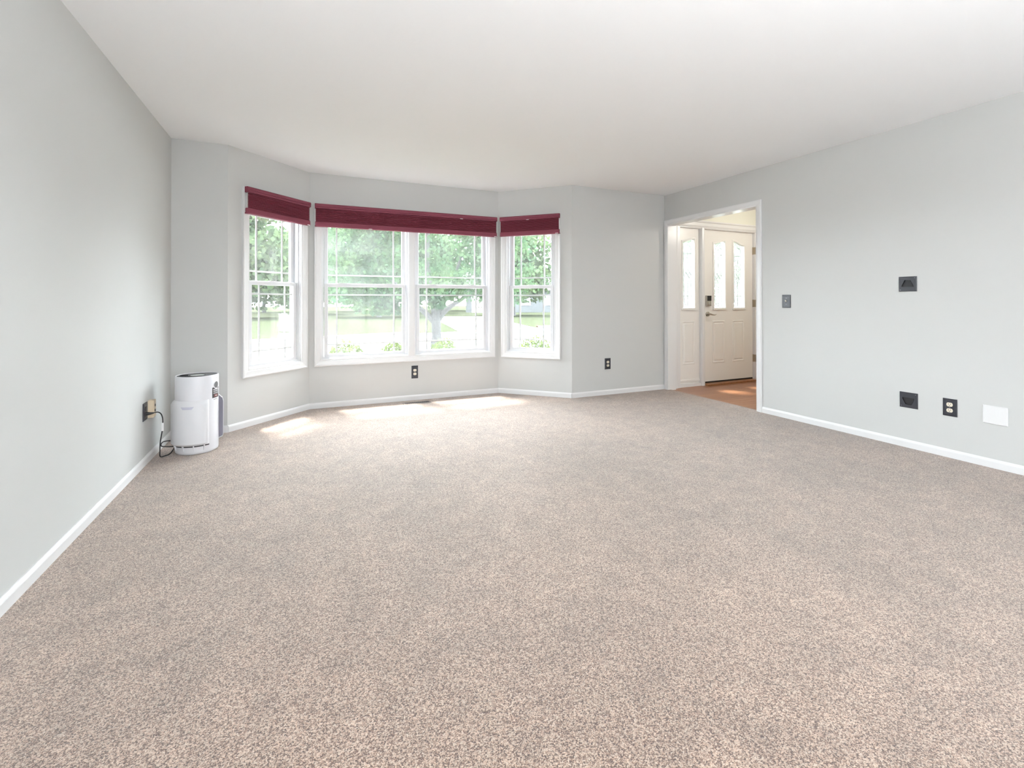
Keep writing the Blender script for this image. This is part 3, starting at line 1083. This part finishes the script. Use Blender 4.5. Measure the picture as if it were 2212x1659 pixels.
def cable_plate(label, u, z, w, h, up):
    r = wall_thing('cable_plate', label, 'cable plate', 'right', u, z, 'dark cable pass-through plates')
    # plate with a trapezoid hood opening: wide edge on one side
    cz = h * 0.5
    a, b_ = 0.038, 0.018
    zl, zh = cz - 0.022, cz + 0.030
    if up:
        pts = [(-a, zl), (a, zl), (a, zl + .010), (b_, zh), (-b_, zh), (-a, zl + .010)]
    else:
        zl, zh = cz - 0.034, cz + 0.018
        pts = [(-b_, zl), (b_, zl), (a, zh - .010), (a, zh), (-a, zh), (-a, zh - .010)]
    W, D0 = w / 2, 0.007
    # face: outline bridged to the opening
    outer = [(-W, 0), (W, 0), (W, h), (-W, h)]
    mb = MB()
    mb.ring(-W, W, 0, h, [(0, 0), (0, -.003), (-.004, -D0), (-.006, -D0), (-.006, 0)])
    o4 = [(-W + .006, .006), (W - .006, .006), (W - .006, h - .006), (-W + .006, h - .006)]
    x0_, x1_, z0_, z1_ = -W + .006, W - .006, .006, h - .006
    mn, mx_ = min(p[1] for p in pts), max(p[1] for p in pts)
    mb.box(x0_, x1_, -D0, -.001, z0_, mn)
    mb.box(x0_, x1_, -D0, -.001, mx_, z1_)
    mb.box(x0_, -a, -D0, -.001, mn, mx_)
    mb.box(a, x1_, -D0, -.001, mn, mx_)
    if up:
        mb.prism([(-a, zl + .010), (-b_, zh), (-a, zh)], -D0, -.001)
        mb.prism([(a, zl + .010), (a, zh), (b_, zh)], -D0, -.001)
    else:
        mb.prism([(-a, zl), (-b_, zl), (-a, zh - .010)], -D0, -.001)
        mb.prism([(b_, zl), (a, zl), (a, zh - .010)], -D0, -.001)
    mb.build('cover_plate', 'dark_plate', r)
    MB().prism(pts, -0.002, -0.0008).build('opening', 'dark_cavity', r)
    lip = MB().sweep(pts, [(0.0, -D0 + .001), (0.0, -D0 - .002), (-.0015, -D0 - .002), (-.0015, -.002), (-.001, -.002)]).build('hood_lip', 'dark_cavity', r)
    for x, zz in ((-W + .012, .012), (W - .012, h - .012)):
        MB().disc_y(x, zz, 0.0028, -0.0082, -0.006, 10).build('screw', 'screw_metal', r)
    return r


cable_plate('dark cable plate with dome opening, high on the right wall', 2.008, 1.1785, 0.116, 0.113, True)
cable_plate('dark cable plate with bowl opening, low on the right wall', 2.006, 0.2995, 0.116, 0.116, False)

bp = wall_thing('blank_plate', 'blank white cover plate low on the right wall', 'wall plate', 'right', 1.522, 0.2888)
MB().bevbox(-.062, .062, -.0075, 0, 0, .121, .005).build('cover_plate', 'trim_white', bp)
for x, zz in ((-.024, .100), (.022, .020)):
    MB().disc_y(x, zz, 0.003, -0.0083, -0.006, 10).build('screw', 'trim_white', bp)

# beige wall tap beside the left outlet
ta = wall_thing('wall_tap', 'beige plug-in tap on the left wall above the black plug', 'power adapter', 'left', 4.030, 0.300)
MB().bevbox(-.028, .028, -.034, 0, 0, .120, .006).build('body', 'beige_plastic', ta)
for zz in (.082, .046):
    MB().disc_y(0.002, zz, 0.010, -0.0352, -0.032, 14).build('socket', 'dark_cavity', ta)

# ------------------------------------------------------------------ floor register
fv = empty('floor_register', (1.145, 5.090, 0.0), 0)
tag(fv, 'brown metal floor register in the carpet below the wide window', 'floor vent')
W, D = 0.152, 0.052
MB().add([(x * W, y * D, 0) for x, y in ((-1, -1), (1, -1), (1, 1), (-1, 1))] + [(x * (W - .006), y * (D - .006), .005) for x, y in ((-1, -1), (1, -1), (1, 1), (-1, 1))] +
         [(x * (W - .022), y * (D - .018), .005) for x, y in ((-1, -1), (1, -1), (1, 1), (-1, 1))] + [(x * (W - .022), y * (D - .018), .0012) for x, y in ((-1, -1), (1, -1), (1, 1), (-1, 1))],
         [q for k in range(4) for q in ((k, (k + 1) % 4, (k + 1) % 4 + 4, k + 4), (k + 4, (k + 1) % 4 + 4, (k + 1) % 4 + 8, k + 8), (k + 8, (k + 1) % 4 + 8, (k + 1) % 4 + 12, k + 12))]).build('frame', 'register_metal', fv)
MB().box(-W + .02, W - .02, -D + .016, D - .016, .0006, .0012).build('duct', 'dark_cavity', fv)
sm = None
n = 12
for i in range(n):
    x = -W + .036 + (2 * W - .072) * i / (n - 1)
    if sm is None:
        sm = MB().add([(-.0026, -D + .018, .0026), (.0026, -D + .018, .0026), (.0026, D - .018, .0026), (-.0026, D - .018, .0026),
                       (-.0026, -D + .018, .0014), (.0026, -D + .018, .0014), (.0026, D - .018, .0014), (-.0026, D - .018, .0014)],
                      [(0, 1, 2, 3), (0, 4, 5, 1), (2, 6, 7, 3), (1, 5, 6, 2), (3, 7, 4, 0)]).build('louver', 'register_metal', fv)
        q = sm
    else:
        q = bpy.data.objects.new('louver', sm.data)
        C.objects.link(q)
        q.parent = fv
    q.location = (x, 0, 0)

# ------------------------------------------------------------------ air purifier
PC = (-0.714, 4.160)
ap = empty('air_purifier', (*PC, 0), 0)
tag(ap, 'white cylindrical air purifier with charcoal top in the left corner', 'air purifier')
R0, ZT = 0.137, 0.563
MB().lathe([(0, 0.0), (R0 - .012, 0.0), (R0 - .004, 0.006), (R0, 0.02), (R0, ZT - 0.008), (R0 - .003, ZT), (R0 - .008, ZT), (R0 - .010, ZT - .012), (0, ZT - .012)], 72).build('body', 'white_plastic', ap, True)
tp = MB().lathe([(0, ZT - .006), (0.050, ZT - .006), (0.055, ZT - .003), (0.060, ZT - .006), (R0 - .010, ZT - .004), (R0 - .0095, ZT - .012)], 64).build('top_panel', 'charcoal_plastic', ap, True)
MB().lathe([(0, ZT - .0045), (0.044, ZT - .0045), (0.046, ZT - .007)], 40).build('control_dial', 'pale_glass', tp, True)
hb = MB().box(-.098, -.055, -.012, .012, ZT - .005, ZT + .004)
hb.box(-.108, -.098, -.006, .006, ZT - .005, ZT + .002)
hb.build('latch', 'black_plastic', tp)
# filter cover facing the room: thick shell with chamfered top, open arc
A0, A1 = math.radians(165), math.radians(312)


def shell(a0, a1, ri, ro, z0, z1, ch, seg=40):
    """solid arc shell whose outer edges are chamfered by ch"""
    mb = MB()
    prof = [(ri, z0), (ro - ch * .4, z0), (ro, z0 + ch * .4), (ro, z1 - ch), (ro - ch * .3, z1 - ch * .45), (ri, z1)]
    k = len(prof)
    mb.lathe(prof + [prof[0]], seg, a0, a1)
    K = k + 1
    mb.f.append(tuple(range(k)))
    mb.f.append(tuple(seg * K + i for i in reversed(range(k))))
    return mb


fc = shell(A0, A1, R0 - .002, R0 + .024, 0.068, 0.392, 0.034)
# taper the end of the cover that faces the room so that it blends into the body
nv = []
for (x, y, z) in fc.v:
    a = math.atan2(y, x) % (2 * math.pi)
    r = math.hypot(x, y)
    e = min(1.0, (A1 - a) / math.radians(16), (a - A0) / math.radians(16))
    r2 = min(r, R0 + .0005 + .024 * max(0, e) ** 0.6) if r > R0 else r
    nv.append((x * r2 / r, y * r2 / r, z))
fc.v = nv
fco = fc.build('filter_cover', 'cover_plastic', ap, True)
# finger slot on the cover
gs = MB()
gv = []
N_ = 14
for zz, w0, w1 in ((0.353, 242.5, 272.5), (0.334, 247.0, 268.0)):
    for i in range(N_ + 1):
        a_ = math.radians(w0 + (w1 - w0) * i / N_)
        rr = R0 + .0248
        gv.append((rr * math.cos(a_), rr * math.sin(a_), zz))
gs.add(gv, [(i, i + 1, i + N_ + 2, i + N_ + 1) for i in range(N_)])
gs.build('finger_slot', 'slot_plastic', fco)
# air intake slit with ribs under the cover
MB().lathe([(R0 + .0003, 0.057), (R0 + .0010, 0.057), (R0 + .0010, 0.068), (R0 + .0003, 0.068)], 30, math.radians(190), math.radians(312)).build('intake_slit', 'charcoal_plastic', ap)
for ad in (212, 243, 271, 297):
    a = math.radians(ad)
    rb = MB()
    for s_, (ra, rb_) in enumerate([(R0 - .004, R0 + .016)]):
        t = Vector((-math.sin(a), math.cos(a)))
        n_ = Vector((math.cos(a), math.sin(a)))
        p = [n_ * ra - t * .003, n_ * rb_ - t * .003, n_ * rb_ + t * .003, n_ * ra + t * .003]
        pl_ = [n_ * ra - t * .003, n_ * (ra + .006) - t * .003, n_ * (ra + .006) + t * .003, n_ * ra + t * .003]
        rb.add([(q.x, q.y, 0.07) for q in p] + [(q.x, q.y, 0.028) for q in pl_], [(0, 1, 2, 3), (7, 6, 5, 4), (0, 4, 5, 1), (1, 5, 6, 2), (2, 6, 7, 3), (3, 7, 4, 0)])
    rb.build('intake_rib', 'white_plastic', ap)
# second cover on the far side, seen edge-on: grey side wall inside a white shell
MB().lathe([(R0 - .002, 0.075), (R0 + .024, 0.086), (R0 + .027, 0.105), (R0 + .027, 0.350), (R0 + .022, 0.372), (R0 - .002, 0.398), (R0 - .002, 0.075)], 20, math.radians(8), math.radians(98)).build('rear_filter', 'grey_plastic', ap)
e = MB()
pr = [(R0 - .002, 0.070), (R0 + .026, 0.082), (R0 + .031, 0.103), (R0 + .031, 0.352), (R0 + .025, 0.376), (R0 - .002, 0.404), (R0 - .002, 0.399), (R0 + .0225, 0.3725), (R0 + .0275, 0.350), (R0 + .0275, 0.105), (R0 + .0245, 0.0855), (R0 - .002, 0.0745)]
e.lathe(pr + [pr[0]], 22, math.radians(4), math.radians(100))
k = len(pr) + 1
e.f.append(tuple(range(len(pr))))
e.build('rear_cover', 'white_plastic', ap)
cap_f = MB()
a = math.radians(8.3)
nn = (math.cos(a), math.sin(a))
cap_f.add([(nn[0] * r, nn[1] * r, z) for r, z in pr[6:]], [tuple(range(6))])
cap_f.build('rear_filter_edge', 'grey_plastic', ap)


# sensor window, label, small print on the side facing the doorway
def patch(a_c, z_c, pts, r, mt, name):
    """flat print bent round the body; pts [(arc metres, dz)] fan polygon"""
    mb = MB()
    v = []
    for s_, dz in pts:
        w = a_c + s_ / R0
        v.append((r * math.cos(w), r * math.sin(w), z_c + dz))
    mb.add(v, [tuple(range(len(v)))])
    return mb.build(name, mt, ap)


AS = math.radians(-21)
for rad, r, mt, nm in ((0.030, R0 + .0008, 'white_plastic', 'sensor_ring'), (0.0245, R0 + .0014, 'lens_grey', 'sensor_window')):
    mb = MB()
    v = [(r * math.cos(AS), r * math.sin(AS), 0.487)]
    for i in range(28):
        t = 2 * math.pi * i / 28
        w = AS + rad * math.cos(t) / R0
        v.append((r * math.cos(w), r * math.sin(w), 0.487 + rad * math.sin(t)))
    mb.add(v, [(0, i + 1, (i + 1) % 28 + 1) for i in range(28)])
    mb.build(nm, mt, ap, True)


def strip(a0, a1, z0, z1, r, mt, name, parent=ap):
    return MB().lathe([(r, z0), (r, z1)], 10, a0, a1).build(name, mt, parent)


A_a, A_b = math.radians(-38), math.radians(-5)
sk = strip(A_a, A_b, 0.392, 0.470, R0 + .0005, 'charcoal_plastic', 'rating_label')
strip(A_a + .05, A_b - .05, 0.452, 0.456, R0 + .0009, 'white_tag', 'printed_line', sk)
strip(A_a + .06, A_b - .03, 0.436, 0.447, R0 + .0009, 'grey_print', 'printed_line', sk)
strip(A_a + .06, A_b - .05, 0.422, 0.431, R0 + .0009, 'grey_print', 'printed_line', sk)
strip(A_a + .12, A_b - .14, 0.398, 0.417, R0 + .0009, 'red_print', 'printed_block', sk)
strip(A_a + .22, A_b - .26, 0.405, 0.410, R0 + .0012, 'white_tag', 'printed_line', sk)
strip(math.radians(-33), math.radians(-16), 0.379, 0.384, R0 + .0006, 'grey_print', 'small_print')
strip(math.radians(-22), math.radians(-12), 0.536, 0.539, R0 + .0006, 'grey_print', 'small_print')


def spline(pts, n=10):
    P_ = [Vector(p) for p in pts]
    P_ = [P_[0] * 2 - P_[1]] + P_ + [P_[-1] * 2 - P_[-2]]
    out = []
    for i in range(1, len(P_) - 2):
        for j in range(n):
            t = j / n
            a_, b_, c_, d_ = P_[i - 1], P_[i], P_[i + 1], P_[i + 2]
            out.append(0.5 * (2 * b_ + (c_ - a_) * t + (2 * a_ - 5 * b_ + 4 * c_ - d_) * t * t + (3 * b_ - a_ - 3 * c_ + d_) * t ** 3))
    out.append(P_[-2])
    return out


CORD = [(-0.962, 3.928, 0.345), (-0.935, 3.930, 0.346), (-0.905, 3.945, 0.347), (-0.890, 3.965, 0.325), (-0.886, 3.985, 0.280), (-0.890, 3.99, 0.21), (-0.903, 4.00, 0.13), (-0.910, 4.02, 0.06),
        (-0.915, 4.05, 0.012), (-0.895, 4.075, 0.006), (-0.868, 4.12, 0.010), (-0.853, 4.19, 0.055), (-0.875, 4.17, 0.085), (-0.910, 4.10, 0.100), (-0.918, 4.09, 0.075), (-0.89, 4.15, 0.05), (-0.85, 4.22, 0.03), (-0.80, 4.25, 0.03)]
loc = lambda p: (p[0] - PC[0], p[1] - PC[1], p[2])
pc = MB().tube(spline([loc(p) for p in CORD], 10), 0.0036, 8).build('power_cord', 'black_plastic', ap, True)
MB().tube([loc((-0.966, 3.928, .345)), loc((-0.960, 3.928, .345)), loc((-0.945, 3.928, .345)), loc((-0.925, 3.933, .346))], [0.012, 0.012, 0.009, 0.005], 12).build('plug', 'black_plastic', pc, True)
MB().box(-0.893 - PC[0], -0.880 - PC[0], 3.984 - PC[1], 3.9855 - PC[1], 0.205, 0.262).build('cord_tag', 'white_tag', pc)

# ------------------------------------------------------------------ outside
G = ZB
o = MB().add([(-120, YB + .2, G), (150, YB + .2, G), (150, 160, G), (-120, 160, G)], [(0, 1, 2, 3)]).build('lawn', 'lawn_grass')
tag(o, 'sunlit green lawn stretching beyond the street outside', 'lawn', kind='structure')
o = MB().add([(-60, 9.0, G + .02), (80, 16.0, G + .02), (80, 27.5, G + .02), (12.6, 24.4, G + .02), (4.3, 22.1, G + .02), (-2, 20.0, G + .02), (-60, 16, G + .02)], [tuple(range(7))]).build('street', 'asphalt')
tag(o, 'sunlit pale street running past the house', 'street', kind='structure')
o = MB().add([(7.2, 22.4, G + .03), (12.2, 23.8, G + .03), (17.0, 44, G + .03), (11.8, 46, G + .03)], [(0, 1, 2, 3)]).build('driveway', 'concrete')
tag(o, 'pale concrete driveway leading off across the street', 'driveway', kind='structure')
cb = MB()
for (xa, ya), (xb, yb) in (((-60, 16), (-2, 20.0)), ((-2, 20.0), (4.3, 22.1)), ((12.6, 24.4), (80, 27.5))):
    cb.add([(xa, ya, G), (xb, yb, G), (xb, yb + .22, G), (xa, ya + .22, G), (xa, ya, G + .12), (xb, yb, G + .12), (xb, yb + .22, G + .12), (xa, ya + .22, G + .12)], [(4, 5, 6, 7), (0, 1, 5, 4), (2, 3, 7, 6)])
o = cb.build('curb', 'soil')
tag(o, 'thin brown edging between street and far lawn', 'curb', kind='structure')
rng = np.random.default_rng(7)


def leaf_mesh(name, centers, size, droop, mt, aspect=0.55):
    """one pointed blade (4 corners, folded on its midrib) per centre"""
    n = len(centers)
    c = np.asarray(centers)
    d = rng.normal(size=(n, 3))
    d[:, 2] -= droop
    d /= np.linalg.norm(d, axis=1)[:, None]
    r = rng.normal(size=(n, 3))
    w = np.cross(d, r)
    w /= np.linalg.norm(w, axis=1)[:, None]
    nn = np.cross(d, w)
    s = (size * rng.uniform(0.65, 1.3, n))[:, None]
    a = c - d * s * .5
    b = c + w * s * aspect * .5 + nn * s * .10
    e = c + d * s * .5
    f = c - w * s * aspect * .5 + nn * s * .10
    v = np.stack([a, b, e, f], 1).reshape(-1, 3)
    me = bpy.data.meshes.new(name)
    me.vertices.add(4 * n)
    me.vertices.foreach_set('co', v.ravel())
    i = np.arange(n) * 4
    tri = np.stack([i, i + 1, i + 2, i, i + 2, i + 3], 1).reshape(-1)
    me.loops.add(6 * n)
    me.loops.foreach_set('vertex_index', tri.astype(np.int32))
    me.polygons.add(2 * n)
    me.polygons.foreach_set('loop_start', (np.arange(2 * n) * 3).astype(np.int32))
    me.update(calc_edges=True)
    me.materials.append(M[mt])
    return me


def crown_points(n, clusters, spread):
    k = rng.integers(0, len(clusters), n)
    c = np.asarray(clusters)[k]
    return c[:, :3] + np.clip(rng.normal(size=(n, 3)), -1.7, 1.7) * (c[:, 3:4] * spread)


def link(name, me, parent):
    o = bpy.data.objects.new(name, me)
    C.objects.link(o)
    o.parent = parent
    return o


# the maple beside the street
mt_ = empty('maple_tree', (4.15, 15.5, G), 0)
tag(mt_, 'leafy maple with low forked grey trunk beside the street', 'tree')
MB().tube([(0.02, 0, -0.1), (0, 0, 0.08), (0, 0, 0.35), (-.01, 0, .7), (-.02, 0, 1.05), (-.03, 0, 1.3)], [0.30, 0.22, 0.165, 0.155, 0.17, 0.14], 14).build('trunk', 'bark', mt_, True)
BR = [[(-.05, 0, .85), (-.45, .1, 1.25), (-1.0, .2, 1.75), (-1.7, .3, 2.6), (-2.3, .3, 3.3)],
      [(-.03, 0, 1.0), (-.15, .1, 1.8), (-.25, .2, 2.8), (-.2, .3, 4.2), (-.2, .3, 5.2)],
      [(.02, 0, .9), (.35, -.05, 1.3), (.85, -.1, 1.62), (1.5, -.2, 2.05), (2.3, -.3, 2.9)],
      [(.02, 0, 1.0), (.3, .1, 1.6), (.7, .2, 2.4), (1.1, .3, 3.6), (1.4, .3, 4.6)],
      [(-.4, .08, 1.2), (-1.0, -.2, 1.5), (-1.9, -.4, 1.8), (-2.6, -.5, 2.2)],
      [(.8, -.1, 1.6), (1.2, -.4, 2.1), (1.6, -.6, 2.9), (1.9, -.7, 3.8)]]
for i, b_ in enumerate(BR):
    n = len(b_)
    r0 = 0.115 if i < 4 else 0.06
    MB().tube(spline(b_, 5), [r0 * (1 - .8 * t / (5 * (n - 1))) for t in range(5 * (n - 1) + 1)], 8).build('branch', 'bark', mt_, True)
cl = []
for i in range(70):
    t = rng.uniform(0, 2 * math.pi)
    ph = rng.uniform(-.35, 1.0)
    rr = (rng.uniform(.35, 1) ** .5)
    x, y_, z_ = 3.3 * rr * math.cos(t) * math.cos(ph * .9), 2.8 * rr * math.sin(t) * math.cos(ph * .9), 2.9 + 2.3 * rr * math.sin(ph)
    cl.append((x - .35, y_, max(z_, 2.05), 0.40))
cl += [(-1.9, -1.2, 1.65, .22), (-2.7, -.6, 1.75, .22), (-1.2, -1.4, 1.8, .22), (-2.3, .2, 1.5, .18), (-1.6, -.6, 1.42, .14), (-2.0, -.9, 1.38, .12), (-.7, -1.2, 1.85, .22), (2.1, -.9, 1.75, .20), (2.5, -.2, 1.85, .22), (-3.3, .3, 1.9, .24), (.3, -1.4, 1.95, .22), (-.35, -1.3, 1.6, .15), (1.3, -1.2, 1.95, .2)]
co = link('leaves', leaf_mesh('leaves', crown_points(27000, cl, 1.0), 0.135, 0.6, 'maple_leaf', 0.75), mt_)
co['kind'] = 'stuff'

# trees far across the street
var = []
for vi in range(3):
    cl = []
    for i in range(55):
        t, ph, rr = rng.uniform(0, 6.28), rng.uniform(-1.1, 1.4), rng.uniform(.3, 1) ** .5
        cl.append((4.3 * rr * math.cos(t) * math.cos(ph * .8), 4.3 * rr * math.sin(t) * math.cos(ph * .8), 5.2 + 4.3 * rr * math.sin(ph) + vi * .3, .75))
    var.append(leaf_mesh('leaves', crown_points(8000, cl, 1.0), 0.55, .3, 'far_leaf', 0.7))
tk = MB().tube([(0, 0, -.2), (0, 0, .5), (0.05, 0, 2.5), (.1, .1, 5), (.1, .1, 8)], [.32, .22, .18, .15, .08], 9)
tkm = None
FAR = [(-18, 48, 'broad tree on the far left beyond the lawn'), (-5.5, 49, 'tree beyond the lawn behind the ornamental grass'), (7, 48, 'tree beyond the lawn behind the left of the maple crown'),
       (-11.5, 62, 'tree of the second row on the far left beyond the lawn'), (1, 62, 'tree of the second row behind the wide window view'), (13.5, 61, 'tree beside the far end of the driveway'),
       (-5, 76, 'most distant tree behind the left window view'), (8, 76, 'most distant tree behind the maple crown'), (20.5, 77, 'most distant tree left of the grey house'), (33, 77, 'most distant tree behind the grey house'),
       (21, 46.5, 'tree standing before the left end of the grey house'), (46, 47, 'tree beyond the right end of the grey house'), (33.5, 35, 'nearest tree on the lawn before the grey house'),
       (29, 22.5, 'tree seen through the front door glass'), (39, 24, 'second tree seen through the front door glass'), (-12.5, 33, 'nearest pale tree seen through the left window'),
       (23, 5.5, 'neighbouring tree off to the right of the bay'), (34, 11, 'second neighbouring tree off to the right of the bay'), (-20, 7.0, 'neighbouring tree off to the left of the bay'), (-31, 15, 'second neighbouring tree off to the left of the bay')]
for i, (x, y_, lb) in enumerate(FAR):
    r = empty('broadleaf_tree', (x, y_, G), rng.uniform(0, 6))
    tag(r, lb, 'tree', group='trees across the street')
    sc = rng.uniform(.96, 1.06) * (1.0 if y_ > 36 else .70) * (1.12 if y_ > 70 else 1)
    r.scale = (sc, sc, sc)
    if tkm is None:
        tkm = tk.build('trunk', 'bark', r, True).data
    else:
        link('trunk', tkm, r)
    c_ = link('leaves', var[i % 3], r)
    c_['kind'] = 'stuff'

# ornamental grass mound across the street, seen in the left window
og = empty('ornamental_grass', (-6.2, 36.0, G), 0)
tag(og, 'pale ornamental grass clump at the edge of the far lawn', 'ornamental grass')
vv, ff_ = [], []
for i in range(420):
    t, ln = rng.uniform(0, 6.28), rng.uniform(1.0, 1.9)
    l = rng.uniform(.1, .75)
    bx, by = rng.normal(0, .55, 2)
    dxx, dyy = math.cos(t) * l * ln, math.sin(t) * l * ln
    nx, ny = -math.sin(t) * .03, math.cos(t) * .03
    b0 = len(vv)
    vv += [(bx - nx, by - ny, 0), (bx + nx, by + ny, 0), (bx + dxx * .5 + nx, by + dyy * .5 + ny, ln * .8), (bx + dxx * .5 - nx, by + dyy * .5 - ny, ln * .8), (bx + dxx, by + dyy, ln * .75)]
    ff_ += [(b0, b0 + 1, b0 + 2, b0 + 3), (b0 + 3, b0 + 2, b0 + 4)]
gb_ = MB().add(vv, ff_).build('blades', 'grass_blade', og)
gb_['kind'] = 'stuff'

# shrubs under the windows
SH = [(0.52, 6.40, 0.60, 0.30, 'young shrub below the left half of the wide window'), (1.16, 6.45, 0.57, 0.28, 'young shrub below the middle of the wide window'),
      (1.86, 6.5, 0.57, 0.28, 'shrub in front of the maple trunk below the wide window'), (3.12, 6.15, 0.60, 0.36, 'dense shrub below the right bay window'),
      (3.88, 6.35, 0.58, 0.34, 'shrub at the right edge outside the right bay window'), (-0.95, 6.2, 0.52, 0.26, 'sparse shrub below the left bay window')]
for (x, y_, top, rad, lb) in SH:
    r = empty('shrub', (x, y_, G), 0)
    tag(r, lb, 'shrub', group='shrubs under the bay windows')
    st = MB()
    for i in range(9):
        t = rng.uniform(0, 6.28)
        l = rng.uniform(.2, .9) * rad
        st.tube([(0, 0, -.02), (math.cos(t) * l * .5, math.sin(t) * l * .5, (top - G) * .55), (math.cos(t) * l, math.sin(t) * l, (top - G) * rng.uniform(.82, 1.02))], [.010, .007, .003], 5)
    st.build('stems', 'bark', r)
    n = 1500
    u = rng.uniform(0, 1, n)
    t = rng.uniform(0, 6.28, n)
    rr = rad * np.sqrt(rng.uniform(0, 1, n))
    hz = (top - G) * (1 - 0.30 * (rr / rad) ** 2)
    pts = np.stack([rr * np.cos(t), rr * np.sin(t), hz * (1 - .75 * u ** 2) + rng.normal(0, .015, n)], 1)
    c_ = link('leaves', leaf_mesh('leaves', pts, 0.055, -.5, 'shrub_leaf', 0.5), r)
    c_['kind'] = 'stuff'

# grey house across the street
hs = empty('house', (27.5, 60, G), math.radians(-20))
tag(hs, 'grey house half hidden by trees across the lawn', 'house')
MB().box(-7, 7, 0, 8, 0, 3.2).build('walls', 'siding', hs)
MB().add([(-7.5, -.6, 3.1), (7.5, -.6, 3.1), (7.5, 8.6, 3.1), (-7.5, 8.6, 3.1), (-7.5, 4, 6.0), (7.5, 4, 6.0)], [(0, 1, 5, 4), (2, 3, 4, 5), (1, 2, 5), (3, 0, 4), (3, 2, 1, 0)]).build('roof', 'roofing', hs)
MB().box(-6.2, -3.2, -.06, 0.02, 0, 2.3).build('garage_door', 'trim_white', hs)
for x in (-1.6, 1.4, 4.6):
    w_ = MB().ring(x - .65, x + .65, 1.0, 2.4, [(0, 0), (0, -.06), (-.12, -.06), (-.12, 0)]).build('window', 'trim_white', hs)
    MB().box(x - .55, x + .55, -.02, .01, 1.1, 2.3).build('pane', 'window_dark', w_)
